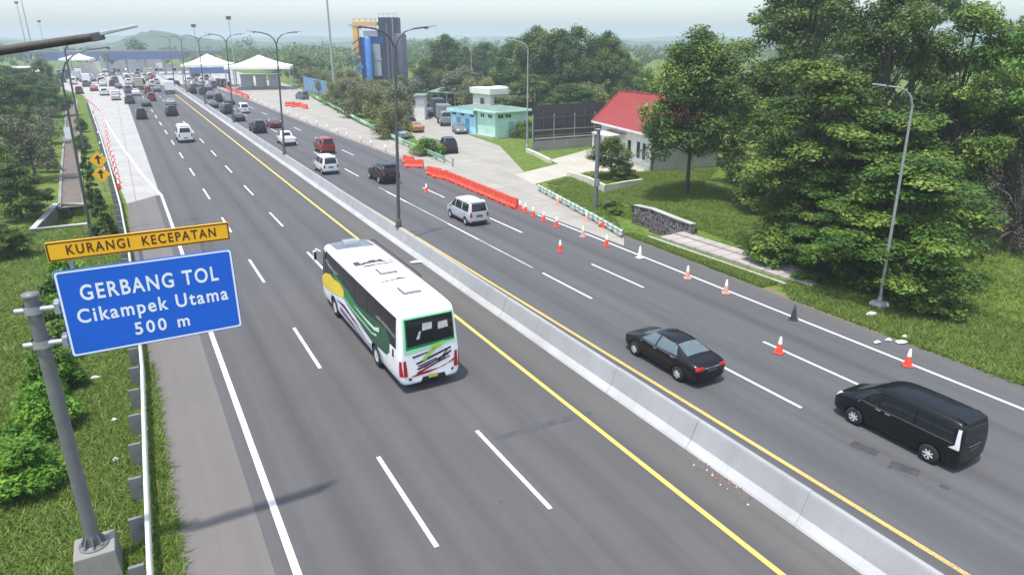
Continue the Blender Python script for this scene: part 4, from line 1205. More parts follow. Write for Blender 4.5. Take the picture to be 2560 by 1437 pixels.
roofmark([(-.50, .40, 6.24, 6.36), (-.2, .1, 6.36, 6.52), (-.90, -.62, 6.05, 6.60), (-.62, -.50, 6.0, 6.25), (-.50, .02, 6.10, 6.22), (.02, .22, 6.12, 6.24), (.22, .40, 6.05, 6.50), (.40, .80, 6.08, 6.18)])
roofmark([(-.62, -.20, 5.68, 5.86), (-.20, .20, 5.72, 5.84), (.20, .60, 5.74, 5.86), (.60, .92, 5.82, 5.92)])
roofmark([(-.6, -.1, 3.42, 3.52), (-.1, .5, 3.46, 3.56), (.1, .3, 3.56, 3.66)])
for y0, y1 in ((1.62, 2.58), (4.32, 5.28)):
    roofmark([(-.34, -.28, y0 + .08, y1 - .08), (-.34, .42, y0, y0 + .08), (.36, .42, y0 + .08, y1 - .08)])
mb = MB(); mb.tube([(1.10, 3.4, 3.40), (1.10, 4.0, 3.44), (1.10, 9.6, 3.44), (1.08, 9.9, 3.38)], .03, 8)
mb.build('roof_rail', MT['dark'], bus)
taken.append((9, 24))
# ------------------------------------------------------------------ the road sign
SY = 16.95
sg = thing('road_sign', 'blue toll gate distance sign with amber speed board on one grey pole', 'road sign', (-2.36, 17.30, 0))
def rel(o, off=(-2.45, 17.75, 0)): o.location = Vector(o.location) - Vector(off); return o
mb = MB(); mb.tube([(0, 0, .85), (0, 0, 7.50)], [.16, .145], 20); mb.lathe([(.175, 7.50), (.175, 7.55), (.001, 7.58)], 20)
mb.build('pole', MT['pole_grey'], sg)
mb = MB(); mb.hexa([(-.52, -.52, -.1), (.52, -.52, -.1), (.52, .52, -.1), (-.52, .52, -.1)], [(-.45, -.45, .82), (.45, -.45, .82), (.45, .45, .82), (-.45, .45, .82)])
mb.build('footing', concrete('sign_footing', (.25, .24, .215), dark=.4), sg, .03)
mb = MB(); mb.lathe([(.001, .86), (.34, .86), (.34, .83)], 20)
for k in range(8):
    a = PI / 4 * k; c, s = math.cos(a), math.sin(a)
    mb.hexa([(c * .16 - s * .012, s * .16 + c * .012, .86), (c * .16 + s * .012, s * .16 - c * .012, .86), (c * .31 + s * .012, s * .31 - c * .012, .86), (c * .31 - s * .012, s * .31 + c * .012, .86)],
            [(c * .15 - s * .012, s * .15 + c * .012, 1.15), (c * .15 + s * .012, s * .15 - c * .012, 1.15), (c * .17 + s * .012, s * .17 - c * .012, 1.15), (c * .17 - s * .012, s * .17 + c * .012, 1.15)])
    mb.lathe([(.03, .86), (.03, .93), (.001, .94)], 8, 0, (c * .27, s * .27, 0))
mb.build('base_flange', MT['pole_grey'], sg)
for z in (7.20, 6.39):
    mb = MB(); mb.tube([(-.34, -.05, z), (.7, -.2, z)], .065, 12); mb.tube([(.5, -.19, z), (3.95, -.19, z)], .055, 10)
    mb.lathe([(.215, z - .09), (.215, z + .09)], 20)
    mb.box(.40, .50, -.30, .06, z - .12, z + .12)
    mb.build('bracket', MT['steel'], sg)
for x in (.9, 2.25, 3.55):
    MB().box(x - .04, x + .04, -.297, -.245, 6.08, 8.66).build('backing_rail', MT['steel'], sg)
bx0, bx1, bz0, bz1 = .53, 4.15, 6.04, 8.05
def rrect(x0, x1, z0, z1, r, n=6):
    pts = []
    for cx, cz, a0 in ((x1 - r, z0 + r, -90), (x1 - r, z1 - r, 0), (x0 + r, z1 - r, 90), (x0 + r, z0 + r, 180)):
        for k in range(n + 1):
            a = math.radians(a0 + 90 * k / n); pts.append((cx + r * math.cos(a), cz + r * math.sin(a)))
    return pts
def plate(name, mat, poly, y0, y1, parent):
    n = len(poly)
    vs = [(x, y0, z) for x, z in poly] + [(x, y1, z) for x, z in poly]
    return MB().add(vs, [tuple(range(n)), tuple(range(2 * n - 1, n - 1, -1))] + [(i, (i + 1) % n, n + (i + 1) % n, n + i) for i in range(n)]).build(name, mat, parent)
fy = SY - 17.30
bd = plate('sign_board', MT['blue_sign'], rrect(bx0, bx1, bz0, bz1, .07), fy, fy + .05, sg)
def ring(name, mat, o, i, y, parent):
    n = len(o); vs = [(x, y, z) for x, z in o] + [(x, y, z) for x, z in i]
    return MB().add(vs, [(k, (k + 1) % n, n + (k + 1) % n, n + k) for k in range(n)]).build(name, mat, parent)
ring('border', MT['white_sign'], rrect(bx0 + .015, bx1 - .015, bz0 + .015, bz1 - .015, .06), rrect(bx0 + .055, bx1 - .055, bz0 + .055, bz1 - .055, .05), fy - .003, bd)
yb = plate('speed_board', MT['yellow_sign'], rrect(.51, 4.17, 8.28, 8.70, .03), fy, fy + .05, sg)
ring('border', MT['brown_txt'], rrect(.52, 4.16, 8.29, 8.69, .03), rrect(.55, 4.13, 8.32, 8.66, .02), fy - .003, yb)
FONT = None
def text_mesh(txt, size, track=1.0, weight=.0):
    cu = bpy.data.curves.new('t', 'FONT'); cu.body = txt; cu.size = size; cu.space_character = track; cu.offset = weight; cu.align_x = 'CENTER'; cu.align_y = 'CENTER'
    cu.resolution_u = 4
    o = bpy.data.objects.new('t', cu); COL.objects.link(o)
    dg = bpy.context.evaluated_depsgraph_get(); dg.update()
    me_ = bpy.data.meshes.new_from_object(o.evaluated_get(dg))
    bpy.data.objects.remove(o)
    return me_
def letters(txt, x, z, size, mat, parent, track=1.0, weight=.0, width=None, y=None):
    me_ = text_mesh(txt, size, track, weight)
    if width:
        xs = [v.co.x for v in me_.vertices]; k = width / (max(xs) - min(xs))
    else: k = 1
    xs = [v.co.x for v in me_.vertices]; cx = (max(xs) + min(xs)) / 2
    for v in me_.vertices: v.co = Vector(((v.co.x - cx) * k, 0, v.co.y))
    me_.materials.clear(); me_.materials.append(mat)
    # one object for each word: cut at the widest gaps
    iv = sorted((min(me_.vertices[i].co.x for i in p.vertices), max(me_.vertices[i].co.x for i in p.vertices)) for p in me_.polygons)
    runs = []
    for a_, b_ in iv:
        if runs and a_ <= runs[-1][1] + 1e-4: runs[-1][1] = max(runs[-1][1], b_)
        else: runs.append([a_, b_])
    gaps = sorted(((runs[i + 1][0] - runs[i][1], (runs[i + 1][0] + runs[i][1]) / 2) for i in range(len(runs) - 1)), reverse=True)[:len(txt.split()) - 1]
    cuts = sorted(g[1] for g in gaps)
    groups = {}
    for p in me_.polygons:
        groups.setdefault(sum(me_.vertices[p.vertices[0]].co.x > c for c in cuts), []).append(p)
    for w_, ps in sorted(groups.items()):
        m = MB()
        for p in ps: m.add([me_.vertices[i].co for i in p.vertices], [tuple(range(len(p.vertices)))])
        o = m.build('lettering', mat, parent)
        o.location = (x, (fy if y is None else y) - .004, z)
letters('GERBANG TOL', 2.36, 7.48, .50, MT['white_sign'], bd, 1.2, .010, 2.84)
letters('Cikampek Utama', 2.36, 6.95, .46, MT['white_sign'], bd, 1.2, .009, 3.14)
letters('500 m', 2.42, 6.44, .42, MT['white_sign'], bd, 1.3, .009, 1.16)
letters('KURANGI  KECEPATAN', 2.37, 8.49, .30, MT['brown_txt'], yb, 1.25, .006, 3.0)

# ------------------------------------------------------------------ lamp posts
def cobra_head(mb_arm, root, base, d, name='lamp_head', s=1.0):
    """head at arm end 'base' pointing along d (unit, slightly up)"""
    d = Vector(d).normalized(); x = d.cross(Vector((0, 0, 1))).normalized(); up = x.cross(d)
    b = Vector(base)
    def P(a, u, h): return b + d * a * s + x * u * s + up * h * s
    m = MB()
    m.hexa([P(-.10, -.10, -.13), P(.18, -.12, -.13), P(.18, .12, -.13), P(-.10, .10, -.13)], [P(-.10, -.09, .05), P(.18, -.10, .06), P(.18, .10, .06), P(-.10, .09, .05)], 1)
    m.hexa([P(.10, -.13, -.04), P(.95, -.07, -.02), P(.95, .07, -.02), P(.10, .13, -.04)], [P(.10, -.11, .06), P(.90, -.06, .05), P(.90, .06, .05), P(.10, .11, .06)], 0)
    return m.build(name, [MT['steel'], MT['dark_steel']], root, .012)
def lamp_post(label, x, y, h, arms, r0=.11, r1=.06, mat='dark_steel', lean=(0, 0), group='street lamps', base_z=0, headmat=None):
    t = thing('street_lamp', label, 'street lamp', (x, y, base_z), 0, group)
    top = Vector((lean[0], lean[1], h))
    mb = MB(); mb.tube([(0, 0, 0), top * .5, top], [r0, (r0 + r1) / 2, r1], 12)
    mb.build('pole', MT[mat], t)
    mb = MB(); mb.box(-.2, .2, -.2, .2, -.02, .04); mb.lathe([(r0 * 1.5, 0), (r0 * 1.5, .45), (r0, .55)], 12)
    for sx in (-1, 1):
        for sy in (-1, 1): mb.lathe([(.025, .04), (.025, .12), (.001, .12)], 6, 0, (sx * .15, sy * .15, 0))
    mb.build('base_plate', MT[mat], t)
    for dx, dy, ln, rise in arms:
        m = MB(); d = Vector((dx, dy, 0))
        pts = [top + Vector((0, 0, -.05)), top + d * ln * .12 + Vector((0, 0, rise * .45)), top + d * ln * .32 + Vector((0, 0, rise * .75)), top + d * ln * .62 + Vector((0, 0, rise * .92)), top + d * ln + Vector((0, 0, rise))]
        m.tube(pts, [r1, r1 * .9, r1 * .8, r1 * .75, r1 * .7], 8)
        a = m.build('arm', MT[mat], t)
        cobra_head(None, t, pts[-1], d + Vector((0, 0, .12)), s=.8)
    return t
mY = [42.3, 77.5, 112.6, 147.7, 183.0, 218.0]
names = ['nearest double armed lamp post standing on the concrete median', 'double armed lamp post on the median beside the white pickup', 'double armed lamp post on the median beside the dark grey suv',
         'double armed lamp post on the median beside the tail of the queue', 'thin double armed lamp post at the far end of the median', 'farthest double armed lamp post in front of the toll gate']
for y, nm in zip(mY, names):
    xm = 15.02 - .3 * min(max((y - 60) / 120, 0), 1)
    lamp_post(nm, xm, y, 11.3, [(-1, 0, 2.1, 1.15), (1, 0, 2.1, 1.15)], .12, .07, 'dark_steel', (.42, 0), 'double armed lamps on the median', 1.0)
lamp_post('lamp post on the left verge arching over the orange cones', -3.1, 53.9, 10.5, [(1, 0, 2.9, 1.75)], .11, .06, 'dark_steel', (.25, 0), 'lamps on the left verge')
lamp_post('dark lamp post far along the left verge beside the gutter', -4.4, 96, 11.6, [(1, 0, 2.9, 1.2)], .14, .08, 'dark_steel', (.2, 0), 'lamps on the left verge')
# the lamp arm that reaches into the top left corner
nl = lamp_post('lamp with its grey head and brown arm close in the top left corner', -4.1, 11.0, 11.95, [], .11, .06, 'dark_steel', (0, 0), 'lamps on the left verge')
mb = MB(); mb.tube([(0, 0, 11.9), (.28, 0, 12.25), (1.02, 0, 12.40), (2.36, 0, 12.53), (4.01, 0, 12.79)], [.06, .06, .058, .056, .052], 12)
mb.build('arm', M('rusty_arm', (.055, .045, .038), .7, .45, 6, bmp=.2), nl)
cobra_head(None, nl, (3.99, 0, 12.806), (1, .05, .22), s=.57)
rl = lamp_post('slim grey lamp post with one arm before the big layered trees', 32.1, 19.1, 9.9, [(-1, .2, 1.7, .9)], .085, .05, 'steel', (-.45, 0), 'lamps on the right verge')
m = MB(); m.hexa([(-.45, -.45, -.1), (.45, -.45, -.1), (.45, .45, -.1), (-.45, .45, -.1)], [(-.28, -.28, .28), (.28, -.28, .28), (.28, .28, .28), (-.28, .28, .28)]); m.build('footing', MT['conc'], rl)
p = G(1318, 372); lamp_post('tall green grey lamp post beside the dark metal screen', p.x, p.y, height_at(p, 122), [(-.9, .43, 2.6, 1.0)], .12, .06, 'steel', (0, 0), 'lamps behind the plaza')
p = G(1180, 250); lamp_post('pale lamp post rising behind the cyan building', p.x, p.y, height_at(p, 100), [(-.9, .43, 3.0, .8)], .12, .06, 'steel', (0, 0), 'lamps behind the plaza')
p = G(1488, 521)
up = thing('utility_pole', 'short thick grey steel pole standing on the lawn behind the striped guardrail', 'pole', (p.x, p.y, 0))
hp = height_at(p, 325)
MB().tube([(0, 0, -.1), (0, 0, hp)], [.17, .15], 14).build('pole', MT['pole_grey'], up)
MB().box(-.16, .16, -.22, .22, hp, hp + .08).build('cap', MT['steel'], up)
MB().box(-.13, .13, -.28, -.15, hp * .3, hp * .3 + .5).build('junction_box', MT['steel'], up)
# high masts
def mast(label, base, ytop, group, r=.22, crown=True, lean=0):
    p = G(*base); h = height_at(p, ytop) if ytop > -50 else 34
    t = thing('light_mast', label, 'light mast', (p.x, p.y, 0), 0, group)
    MB().tube([(0, 0, 0), (lean * .5, 0, h * .5), (lean, 0, h)], [r, r * .75, r * .45], 10).build('pole', MT['steel'], t)
    m = MB()
    for k in range(8):
        a = k * PI / 4; m.box(lean + math.cos(a) * .55 - .18, lean + math.cos(a) * .55 + .18, math.sin(a) * .55 - .18, math.sin(a) * .55 + .18, h - .9, h + .1)
    m.lathe([(.5, h - .15), (.6, h - .05), (.5, h + .05)], 16, 0, (lean, 0, 0))
    m.build('floodlight_ring', MT['dark_steel'], t)
mast('tall tapering light mast behind the plaza running out of the top of the frame', (838, 244), -400, 'light masts', .30)
mast('thin light mast behind the white tents', (592, 205), 42, 'light masts', .2)
mast('thin light mast left of the white tents', (503, 196), 62, 'light masts', .2)
mast('leftmost light mast above the left woods', (78, 170), 5, 'light masts', .28)
mast('thickest light mast at the upper left with its top cut off', (92, 172), -400, 'light masts', .34)
mast('shortest light mast at the upper left', (122, 165), 52, 'light masts', .2)
# ------------------------------------------------------------------ yellow warning panel on the left, small white board
p = G(262, 478)
ws = thing('warning_sign', 'two stacked amber warning diamonds on a post by the left guardrail', 'warning sign', (p.x, p.y, 0))
z1, z0 = height_at(p, 400), height_at(p, 436)
MB().tube([(0, .06, 0), (0, .06, z1 + .7)], .05, 8).build('pole', MT['steel'], ws)
for z in (z0, z1):
    r = .70
    bdp = MB(); pts = [(0, -.02, z - r), (r * 1.05, -.02, z), (0, -.02, z + r), (-r * 1.05, -.02, z)]
    bdp.add(pts + [(a, .03, c) for a, b, c in pts], [(0, 1, 2, 3), (7, 6, 5, 4)] + [(i, (i + 1) % 4, 4 + (i + 1) % 4, 4 + i) for i in range(4)])
    b_ = bdp.build('diamond_board', MT['yellow_sign'], ws)
    a_ = MB()
    a_.add([(-.10, -.024, z - .38), (.06, -.024, z - .38), (.06, -.024, z + .12), (-.10, -.024, z + .12)], [(0, 1, 2, 3)])
    a_.add([(-.30, -.024, z + .10), (.26, -.024, z + .10), (-.02, -.024, z + .45)], [(0, 1, 2)])
    a_.build('arrow', MT['dark'], b_)
p = G(181, 375)
bt = thing('notice_board', 'small white notice board on a post beside the left gutter', 'sign', (p.x, p.y, 0))
MB().tube([(0, .05, 0), (0, .05, 2.2)], .04, 8).build('pole', MT['steel'], bt)
MB().box(-.45, .45, -.03, .0, 1.3, height_at(p, 318)).build('board', MT['white_sign'], bt)

# ------------------------------------------------------------------ traffic cones and water barriers
def cone_proto(mat, band, name='traffic_cone', w=.20):
    t = thing(name, None, 'traffic cone')
    MB().box(-w, w, -w, w, 0, .05).build('base', MT[mat], t, .015)
    m = MB(); m.lathe([(.155, .05), (.095, .40), (.035, .76), (.001, .77)], 16); m.build('cone_body', MT[mat], t)
    if band:
        m = MB(); m.lathe([(.092, .43), (.040, .755), (.001, .775)], 16); m.build('reflective_band', MT['white_pl'], t)
    return t
protos = {}
def cone(kind, xy, label, group=None, rz=0.0, s=1.0):
    if kind not in protos: protos[kind] = [cone_proto(*{'orange': ('orange', True), 'faded': ('faded', True), 'white': ('white_pl', False), 'black': ('black_pl', False)}[kind]), False]
    P = protos[kind]
    if not P[1]:
        P[1] = True; return place(P[0], (xy[0], xy[1], .01), rz, label, group, None, s)
    return dup(P[0], (xy[0], xy[1], .01), rz, label, group, None, s)
GC = 'cones along the edge of the right carriageway'
rc = random.Random(3)
for kind, p, lab in [
    ('orange', (1947, 882), 'orange cone with white top on the lane line near the black people carrier'),
    ('orange', (2268, 914), 'orange cone with white top on the edge line near the scattered litter'),
    ('black', (1983, 799), 'black cone standing on the white edge line'),
    ('faded', (1814, 733), 'faded pink cone on the edge line next to the black cone'),
    ('faded', (1718, 696), 'faded orange cone on the edge line near the drain cover'),
    ('white', (1599, 645), 'white cone on the edge line where the shoulder begins'),
    ('orange', (1400, 629), 'orange cone alone in the lane behind the silver minivan'),
    ('orange', (1516, 615), 'orange cone at the start of the solid edge line'),
    ('faded', (1457, 592), 'faded cone with white sleeve on the concrete edge'),
    ('orange', (1391, 567), 'orange cone fifth after the long orange barriers'),
    ('orange', (1359, 553), 'orange cone fourth after the long orange barriers'),
    ('orange', (1333, 541), 'orange cone third after the long orange barriers'),
    ('orange', (1314, 531), 'orange cone second after the long orange barriers'),
    ('orange', (1300, 525), 'orange cone right at the end of the long orange barriers'),
    ('faded', (1394, 510), 'faded cone standing before the striped guardrail'),
    ('faded', (1466, 552), 'pale cone before the lower end of the striped guardrail'),
    ('orange', (1066, 481), 'orange cone with white top ahead of the black suv')]:
    g = G(*p); cone(kind, (g.x, g.y), lab, GC, rc.uniform(0, 1.5))
g = G(1497, 566); fc = dup(protos['faded'][0], (g.x, g.y, .2), 0, 'orange cone lying on its side beside the striped guardrail', GC); fc.rotation_euler = (PI / 2, 0, .7)
g = G(1507, 570); fc = dup(protos['orange'][0], (g.x, g.y, .2), 0, 'second toppled cone next to the one lying by the striped guardrail', GC); fc.rotation_euler = (PI / 2, .3, 2.0)
far_edge = [(27.3, 76), (27.2, 80), (27.1, 84.5), (27.0, 89), (26.8, 94), (26.7, 99), (26.6, 104), (26.5, 110), (26.4, 116), (26.3, 122), (26.2, 128), (26.15, 134), (26.1, 140), (26.0, 146), (25.9, 152), (25.8, 158), (25.7, 164), (25.5, 170), (25.3, 176), (25.1, 182), (24.9, 188), (24.7, 194), (24.5, 200), (24.3, 206)]
for x, y in far_edge: cone('faded', (x + rc.uniform(-.15, .15), y), 'small pale orange cone in the far row along the concrete plaza', 'far cones along the plaza', rc.uniform(0, 1.5), 1.05)
lc = [(299, 472), (297, 458), (294, 443), (290, 428), (286, 414), (283, 400), (279, 388), (275, 377), (272, 366), (270, 355), (268, 344), (266, 334), (264, 324), (262, 315), (260, 306), (258, 298), (255, 290), (251, 283), (246, 277), (241, 271), (236, 266), (231, 262), (226, 258), (221, 254), (216, 250), (212, 246)]
for i, p in enumerate(lc):
    g = G(*p)
    cone('orange' if i < 12 else 'faded', (g.x, g.y), 'orange cone in the long curving row on the left concrete lane', 'cones curving along the left concrete lane', rc.uniform(0, 1.5), 1.1)
lc2 = [(247, 440), (243, 405), (238, 372), (234, 345), (230, 322), (227, 300), (224, 284)]
for p in lc2:
    g = G(*p); cone('faded', (g.x + .6, g.y), 'pale cone in the outer row by the left guardrail', 'pale cones by the left guardrail', rc.uniform(0, 1.5), 1.1)
# water filled barriers
bp = None
def barrier_proto():
    m = MB(); L = 1.0
    prof = [(-.26, 0), (-.26, .18), (-.15, .36), (-.10, .85), (.10, .85), (.15, .36), (.26, .18), (.26, 0)]
    for a, b, k in ((-L, -L * .38, 1), (-L * .38, -L * .30, .82), (-L * .30, L * .30, 1), (L * .30, L * .38, .82), (L * .38, L, 1)):
        n = len(prof)
        vs = [(x * k, a, z * (1 if k == 1 else .94)) for x, z in prof] + [(x * k, b, z * (1 if k == 1 else .94)) for x, z in prof]
        m.add(vs, [(i, n + i, n + i + 1, i + 1) for i in range(n - 1)] + [tuple(range(n - 1, -1, -1)), tuple(range(n, 2 * n))])
    for y in (-.66, .66):
        for sd in (-1, 1): m.box(sd * .268 - .012 * (sd > 0), sd * .268 + .012 * (sd < 0), y - .16, y + .16, .02, .13, 1)
        m.lathe([(.06, .855), (.06, .88), (.001, .885)], 10, 1, (0, y, 0))
    t = m.build('plastic_barrier', [MT['orange'], MT['dark']], None, .02)
    return tag(t, None, 'barrier')
bp = barrier_proto(); used = False
b0, b1 = G(1124, 452), G(1277, 517)
nb = int((b1 - b0).length / 1.78)
for i in range(nb + 1):
    q = b0.lerp(b1, i / nb); rz = math.atan2(-(b1.x - b0.x), b1.y - b0.y) + rc.uniform(-.05, .05)
    lab = 'orange plastic barrier inside the long tight row by the silver minivan' if 0 < i < nb else ('orange plastic barrier at the near end of the long tight row' if i == nb else 'orange plastic barrier at the far end of the long tight row')
    r = place(bp, (q.x, q.y, .008), rz, lab, 'orange plastic barriers on the plaza edge') if not used else dup(bp, (q.x, q.y, .008), rz, lab, 'orange plastic barriers on the plaza edge')
    used = True
for i, (p, rz, lab) in enumerate([((1036, 419), .9, 'orange barrier turned askew next to the lamp post'), ((1022, 410), .2, 'orange barrier behind the askew one near the green guardrail end'), ((1086, 440), .3, 'orange barrier in the gap before the long row, left one'), ((1103, 447), .4, 'orange barrier in the gap before the long row, right one'),
                         ((726, 266), 1.4, 'orange barrier across the plaza by the work site'), ((742, 268), 1.6, 'orange barrier in the middle of the plaza work site'), ((763, 272), .2, 'orange barrier standing alone before the dark blue van')]):
    g = G(*p); dup(bp, (g.x, g.y, .008), rz, lab, 'orange barriers standing apart')
g0, g1 = G(565, 222), G(620, 247)
for i in range(16):
    q = g0.lerp(g1, i / 15); dup(bp, (q.x, q.y, .008), math.atan2(-(g1.x - g0.x), g1.y - g0.y), 'pale orange barrier in the far row leading to the tents', 'barriers leading to the tents')
# litter
for i, (p, s, lab) in enumerate([((1040, 656), .5, 'white scrap of paper at the foot of the median'), ((2193, 857), .28, 'white plastic scrap on the right shoulder'), ((2221, 851), .25, 'small crumpled white scrap near the grass edge'), ((2253, 856), .42, 'long white scrap at the grass edge'), ((2262, 843), .22, 'tiny white scrap on the grass above the long one'),
                         ((2178, 786), .4, 'pale stone in front of the slim lamp post'), ((238, 946), .3, 'white scrap on the left verge beside the sign pole'), ((285, 1052), .18, 'small white scrap in the left verge grass'), ((290, 1150), .16, 'tiny white scrap lower in the left verge grass')]):
    g = G(*p); m = MB(); rr = random.Random(i)
    pts = [(math.cos(a) * s * rr.uniform(.6, 1), math.sin(a) * s * .6 * rr.uniform(.6, 1), rr.uniform(.02, .08)) for a in [k * PI / 3.5 for k in range(7)]]
    m.add([(0, 0, .14)] + pts, [(0, k + 1, (k + 1) % 7 + 1) for k in range(7)])
    o = m.build('litter', MT['debris']); o.location = (g.x, g.y, 0.0); tag(o, lab, 'litter', 'litter by the road')
rr = random.Random(5); m = MB(); g = G(1822, 1207)
for k in range(42):
    q = Vector((g.x - .1 + rr.gauss(0, .16), g.y + rr.gauss(0, .9), .01)); s = rr.uniform(.012, .036)
    m.hexa([q + Vector((-s, -s, 0)), q + Vector((s, -s * .7, 0)), q + Vector((s * .8, s, 0)), q + Vector((-s, s, 0))], [q + Vector((-s * .6, -s * .6, s)), q + Vector((s * .5, -s * .5, s)), q + Vector((s * .4, s * .5, s * .8)), q + Vector((-s * .6, s * .6, s))], rr.choice([0, 0, 0, 0, 1]))
o = m.build('rubble', [MT['brick_red'], MT['debris']]); tag(o, 'crumbled brick rubble at the foot of the median', 'rubble', None, 'stuff')
# ------------------------------------------------------------------ buildings
def frame_axes(o, a):
    """unit vectors along and across a building whose front edge runs o -> a"""
    d = (Vector(a) - Vector(o)); d.z = 0; L = d.length; d.normalize()
    return d, Vector((-d.y, d.x, 0)), L
def win(parent, x, y0, w, z0, z1, mat='glass', frame='white_wall', axis='y', n=1):
    """window set into a wall plane at constant y (axis 'y', facing -y) or constant x (axis 'x', facing -x)"""
    def bx(mb, a0, a1, d0, d1, za, zb):
        if axis == 'y': mb.box(a0, a1, d0, d1, za, zb)
        else: mb.box(d0, d1, a0, a1, za, zb)
    f = MB()
    for a0, a1, za, zb in ((x - w / 2 - .06, x + w / 2 + .06, z1, z1 + .07), (x - w / 2 - .06, x + w / 2 + .06, z0 - .07, z0), (x - w / 2 - .06, x - w / 2, z0, z1), (x + w / 2, x + w / 2 + .06, z0, z1)): bx(f, a0, a1, y0 - .05, y0 + .02, za, zb)
    for k in range(1, n): bx(f, x - w / 2 + w * k / n - .025, x - w / 2 + w * k / n + .025, y0 - .045, y0 + .02, z0, z1)
    fo = f.build('window', MT[frame], parent)
    g = MB(); bx(g, x - w / 2, x + w / 2, y0 - .012, y0 - .004, z0, z1)
    g.build('pane', MT[mat], fo)
# --- red roofed house: local x along the right-hand face, local y along the left face (away from the road)
c0 = G(1625, 427); ang = math.atan2(52.9 - c0.y, 55.2 - c0.x)
hs = thing('house', 'cream house with a bright red roof behind the tree', 'house', (c0.x, c0.y, 0), ang)
D_, Wd, Hh = 11.5, 8.0, 3.9
MB().box(0, Wd, 0, D_, -.2, Hh).build('wall', MT['grey_wall'], hs)
MB().box(-.012, -.002, .0, D_, -.15, Hh - .02).build('front_wall', MT['white_wall'], hs)
m = MB(); m.box(-.15, -.014, 0, D_, -.1, .35); m.box(-.08, .02, -.10, -.004, -.1, Hh - .05); m.build('plinth', MT['cream'], hs)
MB().tube([(.18, -.08, 0), (.18, -.08, Hh - .1)], .06, 8).build('drainpipe', MT['dark_steel'], hs)
MB().box(Wd * .45, Wd * .45 + .9, -.45, -.06, 1.9, 2.5).build('air_conditioner', MT['white_wall'], hs)
e = .9; zr = 7.1
m = MB()
A, B, C_, Dd = (-e, -e, Hh - .1), (Wd + e, -e, Hh - .1), (Wd + e, D_ + e, Hh - .1), (-e, D_ + e, Hh - .1)
r1, r2 = (3.9, 4.6, zr), (2.5, D_ + .6, zr)
m.add([A, B, C_, Dd, r1, r2], [(0, 1, 4), (1, 2, 5, 4), (2, 3, 5), (3, 0, 4, 5), (3, 2, 1, 0)])
rf = m.build('roof', MT['red_roof'], hs)
m = MB()
for a, b in ((A, r1), (B, r1), (r1, r2), (C_, r2), (Dd, r2)): m.bar(a, b, .22, .10)
m.build('ridge_cap', M('red_ridge', (.28, .03, .035), .5, .2, 2), rf)
m = MB()
for a, b in ((A, B), (B, C_), (C_, Dd), (Dd, A)): m.bar(Vector(a) - Vector((0, 0, .1)), Vector(b) - Vector((0, 0, .1)), .08, .22)
m.build('fascia', MT['white_wall'], rf)
for y in (1.4, 2.6): win(hs, y, -.012, .7, .9, 2.6, 'glass', 'white_wall', 'x', 1)
win(hs, 4.6, -.012, .8, .9, 2.5, 'glass', 'white_wall', 'x', 1)
win(hs, 10.2, -.012, .8, .9, 2.4, 'glass', 'white_wall', 'x', 2)
m = MB(); m.box(-.06, -.014, 6.9, 8.0, 0, 2.5); dr_ = m.build('door', M('brown_door', (.12, .07, .04), .6, .15, 3), hs)
m = MB(); m.hexa([(-2.3, 5.4, 2.75), (-.02, 5.4, 2.95), (-.02, 9.4, 2.95), (-2.3, 9.4, 2.75)], [(-2.3, 5.4, 2.9), (-.02, 5.4, 3.1), (-.02, 9.4, 3.1), (-2.3, 9.4, 2.9)]); m.build('porch_roof', MT['grey_wall'], hs)
for y in (5.6, 9.2): MB().box(-2.2, -2.05, y - .07, y + .07, -.1, 2.76).build('porch_post', MT['white_wall'], hs)
# --- dark metal screen on a low wall
a, b = G(1330, 378), G(1484, 366)
d, nrm, L = frame_axes(a, b); ang = math.atan2(d.y, d.x)
sc_ = thing('metal_screen', 'tall dark grey metal screen fence on a low wall beside the red roofed house', 'screen fence', (a.x, a.y, 0), ang)
Ht = height_at(a, 275)
MB().box(0, L + 1.5, -.12, .12, -.2, 1.15).build('base_wall', MT['conc_dark'], sc_)
MB().box(0, L + 1.5, .04, .08, Ht * .36, Ht + .5).build('sheet_panel', ribbed('dark_sheet', (.048, .048, .052), .30, 0, .7, .35), sc_)
for k in range(8):
    x = .05 + (L + 1.4) * k / 7
    MB().box(x - .05, x + .05, -.10, .02, 1.15, Ht - (0 if k % 2 else .6)).build('post', MT['dark_steel'] if k % 2 else MT['steel'], sc_)
for z, t_ in ((Ht * .30, 'conc'), (Ht * .5, 'conc_dark'), (Ht * .80, 'dark_steel')):
    MB().box(.2, L + 1.3, -.16, -.102, z - .06, z + .06).build('rail', MT[t_], sc_)
MB().box(.1, L + 1.3, .10, .14, 1.16, Ht * .35).build('backing_panel', M('rust_brown_sheet', (.085, .07, .065), .8, .3, 1.5), sc_)
# --- mint green building and the cyan one behind it
c1 = G(1238, 347); a1 = G(1316, 339); d, nrm, L = frame_axes(c1, a1); ang = math.atan2(d.y, d.x)
mh = thing('mint_building', 'low mint green building with a pale green roof beside the side road', 'building', (c1.x, c1.y, 0), ang)
H1 = height_at(c1, 283)
MB().box(0, L, 0, 4.2, -.2, H1).build('wall', MT['mint'], mh)
m = MB(); m.hexa([(-.5, -.7, H1), (L + .5, -.7, H1), (L + .5, 4.5, H1), (-.5, 4.5, H1)], [(-.5, -.7, H1 + .22), (L + .5, -.7, H1 + .22), (L + .5, 4.5, H1 + .28), (-.5, 4.5, H1 + .28)])
rf = m.build('roof', [MT['mint']], mh)
m = MB(); m.add([(-.3, -.5, H1 + .23), (L + .3, -.5, H1 + .23), (L + .3, 4.3, H1 + .29), (-.3, 4.3, H1 + .29), (L * .5, 1.4, H1 + .75), (L * .5, 2.6, H1 + .75)], [(0, 1, 4), (1, 2, 5, 4), (2, 3, 5), (3, 0, 4, 5)]); m.build('roof_sheet', MT['mint_roof'], rf)
